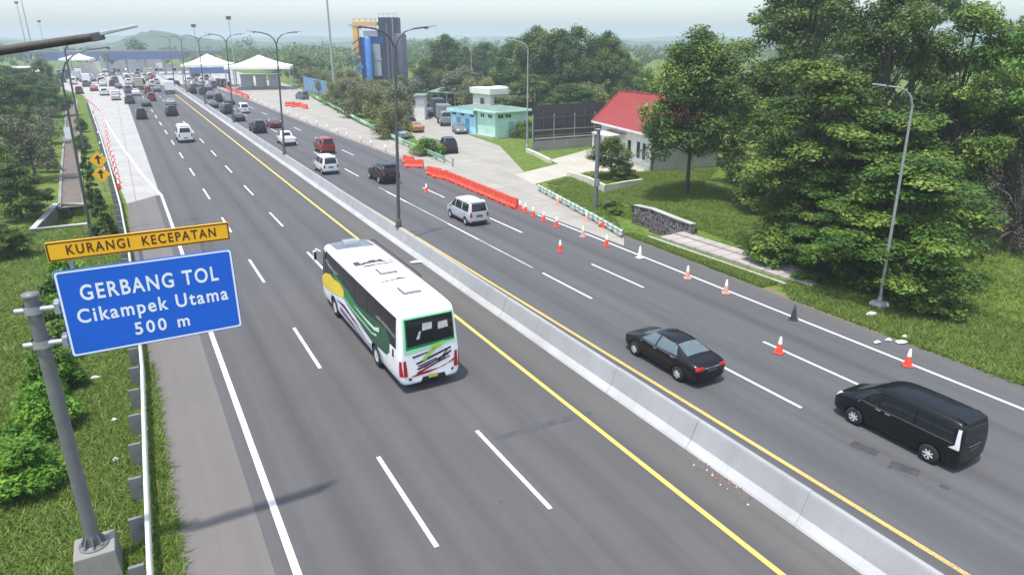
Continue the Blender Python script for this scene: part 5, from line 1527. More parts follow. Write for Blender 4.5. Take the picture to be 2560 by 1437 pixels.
for x in (.9, 2.2): win(mh, x, 0, .9, H1 - .75, H1 - .3, 'glass', 'mint', 'y', 2)
for y in (1.1, 2.9): win(mh, y, 0, .9, H1 - .75, H1 - .3, 'glass', 'mint', 'x', 2)
MB().box(L * .42, L * .42 + .9, -.03, -.004, -.05, 2.1).build('door', M('mint_door', (.22, .50, .38), .6, .1, 2), mh)
MB().box(-.35, -.02, 0, 4.2, -.1, .25).build('step', MT['conc'], mh)
ch = thing('cyan_building', 'low cyan building joined behind the mint green one', 'building', (c1.x, c1.y, 0), ang)
MB().box(.05, 4.6, 4.7, 11.2, -.2, H1 - .3).build('wall', MT['cyan'], ch)
m = MB(); m.hexa([(-.4, 4.55, H1 - .3), (5.0, 4.55, H1 - .3), (5.0, 11.5, H1 - .3), (-.4, 11.5, H1 - .3)], [(-.4, 4.55, H1 - .08), (5.0, 4.55, H1 + .2), (5.0, 11.5, H1 + .2), (-.4, 11.5, H1 - .08)]); m.build('roof', [MT['mint_roof']], ch)
MB().box(-.45, -.41, 4.55, 11.5, H1 - .55, H1 - .05).build('fascia', MT['cyan'], ch)
for y in (5.6, 8.0, 10.2): win(ch, y, .05, 1.0, H1 - 1.0, H1 - .55, 'glass', 'cyan', 'x', 2)
for y in (6.8, 9.1): MB().box(.01, .045, y - .5, y + .5, -.05, 2.1).build('door', M('blue_door', (.12, .32, .55), .6, .1, 2), ch)
# --- small white flat roofed block behind
p = G(1262, 276); d0 = ang
wb_ = thing('white_block', 'small white flat roofed block behind the mint green building', 'building', (p.x - 3, p.y, 0), d0)
Hw = height_at(p, 236)
MB().box(0, 6.4, 0, 6, -.2, Hw).build('wall', MT['white_wall'], wb_)
MB().box(-.5, 6.6, -.5, 6.4, Hw, Hw + 1.1).build('roof_slab', MT['white_wall'], wb_, .03)
win(wb_, 1.5, 0, 1.4, Hw - 1.7, Hw - .5, 'glass', 'grey_wall', 'y', 2); MB().box(-.03, -.004, 2.2, 3.4, 0, 2.2).build('door', MT['dark_steel'], wb_)
# --- open sheds behind the parked trucks
for (pa, pb, py, lab) in [((1078, 262), (1180, 268), 228, 'long open shed with a dark green roof behind the parked trucks'), ((1040, 300), (1062, 300), 228, 'narrow white wall of a shed glimpsed behind the bushes')]:
    a, b = G(*pa), G(*pb); d, nrm, L = frame_axes(a, b); hh = height_at(a, py)
    sh = thing('open_shed', lab, 'shed', (a.x, a.y, 0), math.atan2(d.y, d.x))
    if L > 8:
        m = MB(); m.hexa([(-.5, -.5, hh - .3), (L + .5, -.5, hh - .3), (L + .5, 6, hh + .5), (-.5, 6, hh + .5)], [(-.5, -.5, hh - .1), (L + .5, -.5, hh - .1), (L + .5, 6, hh + .7), (-.5, 6, hh + .7)]); m.build('roof', MT['mint_roof'], sh)
        for k in range(6): MB().box(L * k / 5 - .08, L * k / 5 + .08, -.1, .1, 0, hh - .28).build('post', MT['steel'], sh)
        MB().box(0, L, 5.4, 5.6, 0, hh + .3).build('wall', MT['conc_dark'], sh)
    else:
        MB().box(0, L, 0, 4, 0, hh * .8).build('wall', MT['white_wall'], sh); MB().box(-.3, L + .3, -.4, 4.3, hh * .8, hh * .8 + .25).build('roof', MT['mint_roof'], sh)
# --- blue corrugated fence
a, b = G(822, 243), G(762, 226)
d, nrm, L = frame_axes(a, b); hf = height_at(a, 204)
bf = thing('sheet_fence', 'tall light blue corrugated sheet fence beside the plaza', 'fence', (a.x, a.y, 0), math.atan2(d.y, d.x))
MB().box(0, L, -.03, .03, .1, hf).build('sheet_panel', ribbed('blue_sheet', (.17, .36, .60), .9, 0, .55, .25), bf)
for k in range(9): MB().box(L * k / 8 - .06, L * k / 8 + .06, .04, .16, -.1, hf - .1).build('post', MT['steel'], bf)
# --- batching plant tower
p = G(950, 212); s = 1 / ppm(p)
fx = lambda px_: (px_ - 950) * s; fz = lambda py_: height_at(p, py_)
fa = thing('batching_plant', 'blue and grey concrete batching plant with an orange headhouse', 'industrial plant', (p.x, p.y, 0), -YAW)
BLU = M('plant_blue', (.008, .055, .26), .5, .2, .5); BLU2 = M('plant_light_blue', (.03, .17, .50), .5, .2, .5); SL = ribbed('plant_slate', (.014, .038, .075), 1.4, 0, .6, .3); PUR = M('plant_grey_violet', (.045, .045, .085), .6, .25, .4)
OR = M('plant_orange', (.75, .38, .06), .6, .2, .6, dirt=(.5, .4, .28)); PALE = M('plant_pale_cladding', (.28, .30, .36), .6, .12, .5)
MB().box(fx(955), fx(1002), .2, 5.5, 0, fz(44)).build('tower', SL, fa)
m = MB()
for x in (956, 968, 980, 992, 1001): m.box(fx(x) - .06, fx(x) + .06, .22, .34, fz(44), fz(44) + 1.1)
m.box(fx(955), fx(1002), .24, .30, fz(44) + 1.0, fz(44) + 1.1); m.build('railing', MT['steel'], fa)
MB().box(fx(988), fx(991), -.1, .19, 0, fz(46)).build('ladder', MT['conc_dark'], fa)
MB().lathe([(1.9, 0), (1.9, fz(88)), (1.4, fz(84)), (.01, fz(83))], 16, 0, (fx(1004), 1.2, 0)).build('silo', PUR, fa)
m = MB(); m.tube([(fx(975), .2, 0), (fx(975), .2, fz(60))], .35, 10); m.tube([(fx(985), -.1, 0), (fx(985), -.1, fz(100))], .28, 10); m.tube([(fx(995), -.9, 0), (fx(995), -.9, fz(110))], .3, 10)
m.build('duct', M('plant_duct', (.10, .095, .12), .5, .2, 1), fa)
m = MB(); m.box(fx(915), fx(928), -1.2, 3, 0, fz(95)); m.box(fx(928), fx(966), -.4, 3, fz(108), fz(92)); m.build('frame', BLU, fa)
MB().lathe([(.95, 0), (.95, fz(98)), (.6, fz(94)), (.01, fz(93))], 14, 0, (fx(930), -1.9, 0)).build('silo', BLU2, fa)
m = MB(); m.box(fx(938), fx(957), -.6, 2.6, fz(190), fz(110)); m.box(fx(936), fx(960), -.75, -.62, fz(150), fz(147)); m.build('cladding', PALE, fa)
m = MB(); m.box(fx(893), fx(953), -1.2, 3.2, fz(64), fz(56)); m.box(fx(893), fx(905), -1.0, 1.0, fz(140), fz(66))
for x in (898, 912, 926, 940, 950): m.box(fx(x) - .12, fx(x) + .12, -1.1, -.85, fz(74), fz(56) + .9)
m.box(fx(893), fx(953), -1.15, -1.05, fz(56) + .8, fz(56) + .95); m.build('headhouse', OR, fa)
MB().box(fx(903), fx(954), 2.2, 5.0, 0, fz(94)).build('housing', BLU, fa)
m = MB(); m.box(fx(918), fx(953), -.8, 2.0, fz(92), fz(78)); m.build('hopper', PALE, fa)
for k in range(6):
    z = fz(195) + k * 1.9
    m = MB(); m.bar((fx(893), -1.8, z), (fx(914), -1.8, z + 1.9), .25, .3); m.box(fx(891), fx(894), -2.2, -1.2, z - .1, z + .1); m.build('stair', BLU, fa)
m = MB(); m.bar((fx(880), -3, .5), (fx(914), -2.2, fz(165)), .9, .7); m.build('conveyor', BLU2, fa)
for x in (888, 900): MB().box(fx(x) - .1, fx(x) + .1, -2.1, -1.9, 0, fz(140)).build('post', BLU, fa)
# --- white tents
def tent(label, pl, pr, pbase, peave, ppeak, deep):
    a, b = G(pl, pbase), G(pr, pbase); mid = (a + b) / 2
    q = G((pl + pr) / 2, pbase); s = 1 / ppm(q); w = (pr - pl) * s
    he, hp = height_at(q, peave), height_at(q, ppeak)
    t = thing('tent', label, 'tent', (q.x, q.y, 0), -YAW * .55, 'white peaked tents')
    n = 10; m = MB()
    ringp = []
    for j in range(5):
        u = j / 4; k = (1 - u) ** 1.0; z = he + (hp - he) * (u ** 1.35)
        ringp.append([(x * k, y * k, z) for x, y in ((-w / 2, -deep / 2), (0, -deep / 2), (w / 2, -deep / 2), (w / 2, 0), (w / 2, deep / 2), (0, deep / 2), (-w / 2, deep / 2), (-w / 2, 0))])
    vs = [p_ for r in ringp[:-1] for p_ in r] + [(0, 0, hp)]
    fs = [(j * 8 + k, j * 8 + (k + 1) % 8, (j + 1) * 8 + (k + 1) % 8, (j + 1) * 8 + k) for j in range(3) for k in range(8)] + [(24 + k, 24 + (k + 1) % 8, 32) for k in range(8)]
    m.add(vs, fs); m.build('roof', MT['tent'], t)
    m = MB()
    for (x0, y0), (x1, y1) in (((-w / 2, -deep / 2), (w / 2, -deep / 2)), ((w / 2, -deep / 2), (w / 2, deep / 2)), ((w / 2, deep / 2), (-w / 2, deep / 2)), ((-w / 2, deep / 2), (-w / 2, -deep / 2))):
        m.bar((x0, y0, he - .3), (x1, y1, he - .3), .06, .7)
    m.build('valance', MT['tent'], t)
    for sx in (-1, 1):
        for sy in (-1, 1): MB().tube([(sx * (w / 2 - .2), sy * (deep / 2 - .2), 0), (sx * (w / 2 - .2), sy * (deep / 2 - .2), he - .1)], .14, 8).build('post', MT['steel'], t)
    return q, w, s
tq = tent('white peaked tent over the busy toll lanes left of the booths', 474, 584, 216, 160, 135, 11)
tent('white peaked tent over the three grey toll booths', 582, 731, 222, 165, 138, 14)
tent('white peaked tent far behind at the left end of the toll gate', 174, 242, 192, 146, 133, 11)
for i, (x0, x1) in enumerate(((601, 634), (639, 667), (671, 703))):
    q = G((x0 + x1) / 2, 219); s = 1 / ppm(q); w = (x1 - x0) * s * .78; hh = height_at(q, 188)
    t = thing('toll_booth', ['left', 'middle', 'right'][i] + ' one of the three grey box toll booths under the tent', 'toll booth', (q.x, q.y, 0), -YAW * .55, 'grey toll booths under the tent')
    MB().box(-w / 2, w / 2, 0, 4.5, .15, hh).build('wall', M('booth_grey', (.52, .54, .58), .5, .1, .8), t, .05)
    MB().box(-w / 2 - .2, w / 2 + .2, -.25, 4.7, hh, hh + .15).build('roof', MT['steel'], t)
    MB().box(-w / 2 - .4, w / 2 + .4, -1.5, 5.5, -.02, .15).build('island', MT['conc'], t)
    MB().box(-w / 2 - .012, -w / 2 - .002, .6, 3.4, 1.2, hh - .5).build('window', MT['glass'], t); MB().box(w / 2 + .002, w / 2 + .012, .6, 3.4, 1.2, hh - .5).build('window', MT['glass'], t)
# blue sign board seen under the first tent
q = G(535, 205); hb = height_at(q, 172)
t = thing('blue_canopy', 'blue canopy over the lanes seen below the first white tent', 'canopy', (q.x, q.y + 8, 0), -YAW * .4)
MB().box(-6, 6, 0, 3, hb - 1.8, hb).build('fascia', MT['blue_panel'], t)
for x in (-5.6, 0, 5.6): MB().box(x - .15, x + .15, 1, 1.3, 0, hb - 1.8).build('post', MT['steel'], t)
# --- toll gate across the left carriageway
tg = thing('toll_gate', 'wide toll gate canopy with a blue fascia across all lanes', 'toll gate', (5, 300, 0))
x0, x1 = -34, 34
MB().box(x0, x1, 0, 9, 7.7, 8.6).build('canopy', M('gate_canopy', (.12, .16, .21), .6, .15, .3), tg)
MB().box(x0, x1, -.02, .0, 8.62, 8.9).build('gutter', MT['steel'], tg)
for a, b in ((-25, -8), (-5, 19)): MB().box(a, b, -.35, -.05, 5.6, 7.68).build('fascia', MT['blue_panel'], tg)
for k in range(11):
    x = x0 + 3 + k * 6.3
    MB().box(x - .35, x + .35, 3.6, 4.6, 0, 7.68).build('column', MT['steel'], tg)
for k in range(10):
    x = x0 + 6.2 + k * 6.3
    if abs(x) > 30: continue
    MB().box(x - 1.1, x + 1.1, -4.5, 10, -.02, .2).build('island', MT['conc'], tg)
    q = thing('toll_booth', 'white toll booth standing in a lane under the wide blue gate', 'toll booth', (5 + x, 302.5, .2), 0, 'toll booths under the gate')
    MB().box(-.8, .8, 0, 3, 0, 2.6).build('wall', MT['white_wall'], q); MB().box(-.6, .6, -.02, -.004, 1.1, 2.1).build('window', MT['glass'], q); MB().box(-1.0, 1.0, -.2, 3.2, 2.6, 2.78).build('roof', MT['steel'], q)
MB().box(-13, -8, -3, -.4, 0, 5).build('lane_board', MT['cream'], tg)
# white roof far left in the woods, work site tank
p = G(30, 206); t = thing('far_house', 'pale roofed house just showing above the left woods', 'house', (p.x, p.y, 0), .3)
MB().box(-7, 7, 0, 6, 0, 3.0).build('wall', MT['white_wall'], t)
m = MB(); m.add([(-8, -1, 3), (8, -1, 3), (8, 7, 3), (-8, 7, 3), (-8, 3, 4.6), (8, 3, 4.6)], [(0, 1, 5, 4), (2, 3, 4, 5), (0, 4, 3), (1, 2, 5)]); m.build('roof', M('pale_roof', (.6, .6, .58), .7, .1, 1), t)
# ------------------------------------------------------------------ vegetation
def leaves(name, clumps, size, mat, seed, up=.55, out=.45, flat=1.0):
    """crown mesh: clumps = (centre, (rx, ry, rz), number); every leaf is its own small face"""
    g = np.random.default_rng(seed)
    P, Nn, T = [], [], []
    for c, r, n in clumps:
        T.append(np.clip(.62 * g.random() + .38 * g.random(n), 0, 1))
        d = g.normal(size=(n, 3)); d /= np.linalg.norm(d, axis=1)[:, None]
        rad = g.random(n) ** .45
        p = d * rad[:, None] * np.array(r)
        p += g.normal(size=(n, 3)) * np.array(r) * .10
        P.append(p + np.array(c))
        nn = d * out + g.normal(size=(n, 3)) * .38 + np.array([0, 0, up])
        Nn.append(nn)
    P = np.concatenate(P); Nn = np.concatenate(Nn)
    Nn /= np.linalg.norm(Nn, axis=1)[:, None] + 1e-9
    n = len(P)
    a = np.cross(Nn, g.normal(size=(n, 3))); a /= np.linalg.norm(a, axis=1)[:, None] + 1e-9
    b = np.cross(Nn, a)
    L = size * (.55 + 1.1 * g.random(n) ** 2)[:, None]
    V = np.stack([P - a * L * .5, P + b * L * .27 - Nn * L * .05, P + a * L * .5, P - b * L * .27 - Nn * L * .05], 1).reshape(-1, 3)
    me_ = bpy.data.meshes.new(name)
    me_.vertices.add(4 * n); me_.vertices.foreach_set('co', V.astype(np.float32).ravel())
    me_.loops.add(4 * n); me_.loops.foreach_set('vertex_index', np.arange(4 * n, dtype=np.int32))
    me_.polygons.add(n); me_.polygons.foreach_set('loop_start', np.arange(0, 4 * n, 4, dtype=np.int32))
    me_.update(calc_edges=True)
    at_ = me_.attributes.new('tone', 'FLOAT', 'FACE'); at_.data.foreach_set('value', np.concatenate(T).astype(np.float32))
    me_.materials.append(mat)
    return me_
def trunk_mesh(h, r, tips, seed, lean=(0, 0), mat=None, fork=.35, n=9):
    rr = random.Random(seed); mb = MB()
    pts, rad = [], []
    for k in range(7):
        u = k / 6
        pts.append((lean[0] * u + rr.uniform(-.12, .12) * h * .06 * (k > 0), lean[1] * u + rr.uniform(-.12, .12) * h * .06 * (k > 0), h * u))
        rad.append(r * (1.25 if k == 0 else 1) * (1 - .72 * u))
    mb.tube([(pts[0][0], pts[0][1], -.3)] + pts, [rad[0] * 1.1] + rad, n)
    for t in tips:
        t = Vector(t)
        u = min(.92, max(fork, (t.z / h) * .62))
        i = min(5, int(u * 6)); f = u * 6 - i
        s = Vector(pts[i]).lerp(Vector(pts[i + 1]), f); r0 = rad[i] * .45
        m1 = s.lerp(t, .45) + Vector((rr.uniform(-.2, .2), rr.uniform(-.2, .2), (t - s).length * .10))
        mb.tube([s, m1, t], [r0, r0 * .6, r0 * .18], 6)
    return mb.mesh('trunk', [mat or MT['bark']])
def tree_proto(kind, seed, h=10.0, R_=4.0, base=2.6, nclump=48, per=420, leaf=.24, lf='broad', shape='round', tr=.20, bark='bark', clump=(1.25, .85), lean=(0, 0), gaps=.0):
    g = random.Random(seed)
    cl, tips = [], []
    if shape == 'round':
        tries = 0
        while len(cl) < nclump and tries < 9000:
            tries += 1
            u = g.random(); z = base + (h - base) * u
            prof = math.sin(PI * min(1, (u * .86 + .14)) ** .85) ** .7
            a = g.uniform(0, 2 * PI); rr_ = R_ * prof * (.30 + .70 * g.random() ** .5) * (1 + .22 * math.sin(3 * a + seed))
            p = (math.cos(a) * rr_ + lean[0] * u, math.sin(a) * rr_ + lean[1] * u, z)
            if all((p[0] - q[0][0]) ** 2 + (p[1] - q[0][1]) ** 2 + ((p[2] - q[0][2]) * 1.3) ** 2 > (clump[0] * .62) ** 2 for q in cl):
                s = clump[0] * g.uniform(.65, 1.25)
                cl.append((p, (s, s, s * clump[1] * .8), int(per * g.uniform(.6, 1.3))))
                if g.random() < .5: tips.append(p)
    elif shape == 'tier':
        nt_ = 9
        for k in range(nt_):
            u = k / (nt_ - 1); z = base + (h - base) * u
            rad = R_ * math.sin(PI * (.20 + .72 * u)) ** .65 * g.uniform(.82, 1.12)
            nb_ = max(3, int(8 * (1 - .45 * u)))
            for j in range(nb_):
                a = 2 * PI * j / nb_ + g.uniform(-.35, .35) + k * .7
                if g.random() < .12: continue
                L = rad * g.uniform(.6, 1.15)
                tip = (math.cos(a) * L, math.sin(a) * L, z + g.uniform(-.5, .5))
                tips.append((tip[0] * .75, tip[1] * .75, tip[2] - .05))
                for f in (.38, .68, .98):
                    s = (.58 + .40 * f) * R_ / 4.0 * g.uniform(.75, 1.35)
                    cl.append(((tip[0] * f + g.uniform(-.25, .25), tip[1] * f + g.uniform(-.25, .25), tip[2] - .18 * (1 - f) + g.uniform(-.08, .08) - .30 * f ** 3), (s * 1.15, s * 1.0, s * .36), int(per * g.uniform(.7, 1.25))))
    elif shape == 'wisp':
        for k in range(nclump):
            a = g.uniform(0, 2 * PI); rr_ = R_ * g.random() ** .6; u = g.random() ** .8
            z = base + (h - base) * u * (1 - .35 * rr_ / R_)
            p = (math.cos(a) * rr_, math.sin(a) * rr_, z); s = clump[0] * g.uniform(.5, 1.1)
            cl.append((p, (s * .62, s * .62, s * 1.15), int(per * g.uniform(.5, 1.2)))); tips.append(p)
    elif shape == 'shrub':
        for k in range(nclump):
            a = g.uniform(0, 2 * PI); u = g.random(); rr_ = R_ * (g.random() ** .5) * (1 - .55 * u ** 2)
            p = (math.cos(a) * rr_, math.sin(a) * rr_, .15 * h + .75 * h * u * (1 - .3 * rr_ / R_)); s = clump[0] * g.uniform(.6, 1.2)
            cl.append((p, (s, s, s * clump[1]), int(per * g.uniform(.6, 1.3))))
            if k % 3 == 0: tips.append(p)
    elif shape == 'cone':
        for k in range(nclump):
            u = g.random() ** 1.15; a = g.uniform(0, 2 * PI); rr_ = R_ * (1 - u) ** .8 * (.35 + .65 * g.random() ** .5)
            s = clump[0] * g.uniform(.6, 1.1) * (1 - .5 * u)
            cl.append(((math.cos(a) * rr_, math.sin(a) * rr_, base + (h - base) * u), (s, s, s * .6), int(per * g.uniform(.6, 1.3))))
    up = 1.1 if shape == 'tier' else .65
    cm = leaves('crown', cl, leaf, LF[lf], seed, up)
    tm = trunk_mesh(h * (.93 if shape != 'shrub' else .6), tr, tips[:46], seed, lean, MT[bark], .30 if shape != 'shrub' else .05)
    return (kind, tm, cm, h, R_)
TREES = {}
def tp(key, *a, **k): TREES[key] = tree_proto(*a, **k)
tp('tier1', 'layered_tree', 21, 12, 4.6, .9, per=330, leaf=.27, lf='tier', shape='tier', tr=.20)
tp('tier2', 'layered_tree', 33, 9.5, 4.5, .6, per=360, leaf=.27, lf='tier', shape='tier', tr=.18)
tp('b1', 'broadleaf_tree', 1, 12, 3.7, 3.4, 70, 520, .24, 'broad', tr=.17)
tp('b2', 'broadleaf_tree', 2, 11, 4.4, 1.6, 70, 430, .30, 'dark', tr=.22)
tp('b3', 'broadleaf_tree', 3, 10, 3.9, 1.2, 60, 420, .30, 'broad', tr=.2, clump=(1.1, .9))
tp('big', 'broadleaf_tree', 4, 17, 6.2, 4.0, 66, 560, .27, 'broad', tr=.34, clump=(1.4, .75))
tp('big2', 'broadleaf_tree', 5, 16, 5.6, 3.5, 84, 560, .27, 'tier', tr=.30, clump=(1.5, .6))
tp('tall', 'broadleaf_tree', 6, 16, 4.6, 6.5, 52, 440, .26, 'tier', tr=.22, clump=(1.3, .6))
tp('olive1', 'olive_shrub', 7, 5, 2.6, .4, 38, 330, .22, 'olive', 'shrub', tr=.10, clump=(.85, .9))
tp('olive2', 'olive_shrub', 8, 4.5, 2.3, .4, 34, 330, .22, 'wispy', 'shrub', tr=.10, clump=(.8, .9))
tp('wisp', 'feathery_tree', 9, 9, 2.6, 1.5, 70, 170, .20, 'wispy', 'wisp', tr=.14, bark='bark_grey', clump=(1.15, 1))
tp('bare', 'bare_shrub', 10, 6, 2.6, .6, 60, 260, .13, 'bare', 'wisp', tr=.14, bark='bark_grey', clump=(1.0, 1))
tp('shrub', 'bright_shrub', 12, 2.2, 1.25, .1, 44, 260, .17, 'bright', 'shrub', tr=.05, clump=(.46, .85))
tp('shrub2', 'bright_shrub', 13, 2.6, 1.1, .1, 44, 240, .18, 'tier', 'shrub', tr=.05, clump=(.46, .85))
tp('bush', 'round_bush', 14, 2.4, 1.9, .1, 40, 300, .17, 'tier', 'shrub', tr=.06, clump=(.6, .8))
tp('cone', 'conical_tree', 15, 5, 1.3, .2, 60, 260, .18, 'dark', 'cone', tr=.10, clump=(.55, 1))
tp('cyp', 'conical_tree', 16, 9, 2.2, .4, 80, 240, .26, 'dark', 'cone', tr=.2, clump=(.9, 1))
tp('lit1', 'small_tree', 17, 5, 1.9, 1.5, 34, 380, .18, 'broad', tr=.09, clump=(.75, .85))
KINDNAME = {}
rt = random.Random(77)
def tree(key, x, y, h, label, group=None, w=1.0, rz=None, z=0.0, name=None):
    kind, tm, cm, h0, r0 = TREES[key]
    cat = 'shrub' if 'shrub' in kind or 'bush' in kind else 'tree'
    t = thing(name or kind, label, cat, (x, y, z), rt.uniform(0, 6.28) if rz is None else rz, group)
    k = h / h0
    t.scale = (k * w, k * w, k)
    link('trunk', tm, t); link('crown', cm, t)
    return t
def treep(key, base, top, label, group=None, width=None, rz=None):
    """tree whose foot stands at photo point base and whose top reaches photo row top; width in photo pixels"""
    p = G(*base); h = height_at(p, top)
    kind, tm, cm, h0, r0 = TREES[key]
    w = 1.0
    if width: w = max(.45, min(2.2, width / ppm(p) / (2 * r0 * h / h0)))
    return tree(key, p.x, p.y, h, label, group, w, rz)
GT = 'trees right of the highway'
treep('b1', (1715, 492), 78, 'dark crowned tree standing alone on the lawn before the red roofed house', GT, 235)
tree('tier1', 36.6, 27.2, 11.0, 'tall layered tree with bright horizontal sprays left of the slim lamp post', GT, 1.06, 1.0)
tree('tier2', 35.4, 20.3, 6.9, 'lower layered tree right behind the slim lamp post', GT, 1.25, 2.0)
tree('tier2', 38.6, 24.0, 8.6, 'layered tree wedged behind the two front layered trees', GT, 1.05, .3)
tree('tier2', 33.6, 23.2, 4.4, 'low layered sapling at the end of the drain cover', GT, 1.1, 4.3)
tree('shrub2', 33.6, 17.4, 1.9, 'low bush at the right foot of the slim lamp post', GT, 1.9)
tree('shrub2', 32.7, 26.6, 2.0, 'low dark bush beside the lower end of the drain cover', GT, 1.5)
tree('shrub2', 33.0, 42.6, .9, 'small dark bush at the upper end of the stone lined ditch', GT, 2.0)
tree('shrub2', 32.2, 41.2, .6, 'tiny weed clump on the lip of the stone lined ditch', GT, 2.2)
tree('big', 52, 41, 17.5, 'large dark tree towering behind the layered trees', GT, 1.0)
tree('big', 46, 30, 15.5, 'dark tree behind the slim lamp head', GT, .85, 2.6)
tree('big2', 60, 50, 17.0, 'big tree between the lone lawn tree and the towering dark one', GT, 1.0)
tree('b1', 50.5, 42.5, 10.5, 'mid green tree filling the gap right of the lone lawn tree', GT, 1.05)
tree('b3', 43.5, 37.0, 8.2, 'bushy tree close behind the left side of the tallest layered tree', GT, .95, 2.0)
tree('big2', 50, 27, 14.5, 'spreading tree at the top right with pale drooping sprays', GT, .9, 1.2)
tree('tall', 49.6, 21.9, 14.5, 'tall bright green tree with bare trunks at the right edge', GT, .95)
tree('tall', 62, 27, 16, 'bright tree behind the tall bright one at the right edge', GT, 1.0, 3.0)
tree('b2', 57, 23, 9.0, 'dark tree filling the gap behind the bright one at the right edge', GT, 1.0)
tree('bare', 46.3, 20.2, 6.6, 'grey leafless tree tangle at the right edge', GT, .8)
tree('bare', 50, 25.5, 10.0, 'grey brown twiggy tree behind the slim lamp post', GT, .7)
tree('wisp', 48, 34, 13.5, 'pale feathery tree behind the slim lamp head', GT, 1.0)
tree('big', 72, 44, 18, 'far dark tree closing the gap at the top right', GT, 1.05, 4.0)
tree('big2', 78, 60, 17, 'far green tree behind the towering dark tree', GT, 1.0, 5.0)
treep('lit1', (1527, 446), 348, 'small round tree in front of the red roofed house', GT, 102)
treep('shrub2', (1560, 452), 418, 'yellowish shrub by the porch of the red roofed house', GT, 70)
treep('bush', (1310, 343), 300, 'green bush against the mint green building', GT, 66)
treep('bush', (1068, 386), 342, 'round bright bush at the end of the green guardrail', GT, 92)
GF = 'trees behind the side road buildings'
for i, (k, b, top, w, lab) in enumerate([
    ('b2', (1112, 232), 88, 110, 'dark tree standing apart right of the batching plant'), ('b2', (1215, 222), 108, 92, 'dark tree between the plant and the tall lamp post'),
    ('b3', (1165, 226), 120, 70, 'tree in the dip right of the dark one near the plant'), ('b2', (1290, 262), 98, 120, 'dark green tree left of the tall lamp post'),
    ('b1', (1342, 262), 70, 120, 'tallest tree of the row, right of the tall lamp post'), ('b3', (1395, 268), 78, 120, 'light green tree in the middle of the row'),
    ('b2', (1440, 272), 68, 110, 'rounded tree near the right end of the row'), ('b1', (1508, 270), 82, 100, 'dark tree ending the row before the open field'),
    ('b3', (1545, 276), 128, 90, 'light green tree at the field edge'), ('b3', (1330, 285), 190, 130, 'bushy tree above the metal screen'),
    ('b2', (1425, 292), 210, 120, 'low dark tree directly behind the metal screen'), ('b3', (1265, 245), 150, 80, 'tree behind the small white block'),
    ('b2', (1240, 262), 205, 60, 'small dark tree beside the small white block'), ('olive1', (1085, 242), 170, 110, 'olive bush above the shed roof'),
    ('olive2', (1160, 262), 168, 120, 'pale brownish bush above the shed roof'), ('olive1', (1200, 268), 185, 100, 'olive bush left of the small white block'),
    ('b3', (1610, 300), 178, 90, 'green bush behind the red roof'), ('olive1', (1470, 285), 200, 110, 'olive bush between the metal screen and the red roof'),
    ('b3', (1575, 240), 150, 80, 'bush on the slope of the open field')]):
    treep(k, b, top, lab, GF, w)
GP = 'bushes between the plaza guardrail and the side road'
for k, b, top, w, lab in [
    ('olive1', (850, 262), 190, 80, 'olive bush at the far end of the green guardrail'), ('olive2', (880, 275), 195, 90, 'yellowish bush second along the green guardrail'),
    ('olive1', (915, 292), 195, 110, 'large olive bush left of the nearest lamp post'), ('olive1', (955, 310), 205, 110, 'dense olive bush just left of the nearest lamp post'),
    ('olive2', (1000, 318), 205, 90, 'pale flowering bush just right of the nearest lamp post'), ('olive1', (985, 345), 245, 90, 'olive bush low behind the nearest lamp post'),
    ('olive1', (905, 262), 185, 90, 'olive bush in the second row near the plant'), ('olive1', (820, 236), 172, 70, 'olive bush behind the blue fence'),
    ('olive1', (780, 216), 165, 70, 'olive bush right of the tents'), ('b3', (760, 205), 140, 70, 'green tree behind the blue fence'),
    ('olive1', (870, 225), 165, 70, 'olive bush at the foot of the plant'), ('olive2', (1040, 262), 190, 70, 'pale bush right of the plant foot'),
    ('b2', (1055, 245), 165, 70, 'dark bush at the right foot of the plant'), ('olive1', (945, 235), 196, 90, 'olive bush before the blue frame of the plant'),
    ('b3', (1005, 250), 190, 70, 'green bush at the base of the grey violet silo')]:
    treep(k, b, top, lab, GP, w)
GL = 'trees on the left of the highway'
for k, b, top, w, lab in [
    ('wisp', (92, 452), 262, 125, 'pale grey green feathery tree beside the gutter'), ('b3', (55, 545), 412, 140, 'dark green tree with visible trunk at the left edge above the drain mouth'),
    ('b2', (118, 245), 150, 66, 'dark tree rising over the left woods'), ('b3', (40, 400), 290, 130, 'bright green tree in the left woods'),
    ('b2', (20, 330), 190, 150, 'dark tree at the left edge of the woods'), ('b2', (75, 280), 185, 110, 'dark tree in the middle of the left woods'),
    ('b2', (130, 292), 205, 90, 'dark tree of the left woods nearest the road'), ('b3', (10, 470), 360, 110, 'green tree cut by the left edge of the frame'),
    ('b2', (15, 245), 165, 130, 'far dark tree at the left frame edge'), ('b3', (70, 240), 172, 100, 'far green tree in the left woods'),
    ('wisp', (130, 360), 250, 70, 'pale feathery tree behind the first one'), ('b3', (15, 640), 560, 120, 'low green tree at the left edge level with the signs'),
    ('olive1', (120, 430), 360, 60, 'olive bush at the foot of the pale feathery tree'), ('cone', (268, 600), 478, 62, 'dark conical shrub beside the left guardrail'),
    ('cone', (240, 520), 430, 46, 'narrow conical shrub ahead of the dark one'), ('cone', (222, 440), 372, 36, 'small conical shrub by the left guardrail'),
    ('shrub2', (211, 380), 330, 34, 'small shrub further along the left guardrail'), ('shrub2', (205, 330), 290, 30, 'far small shrub along the left guardrail')]:
    treep(k, b, top, lab, GL, w)
GS = 'bright shrubs in a row on the left verge'
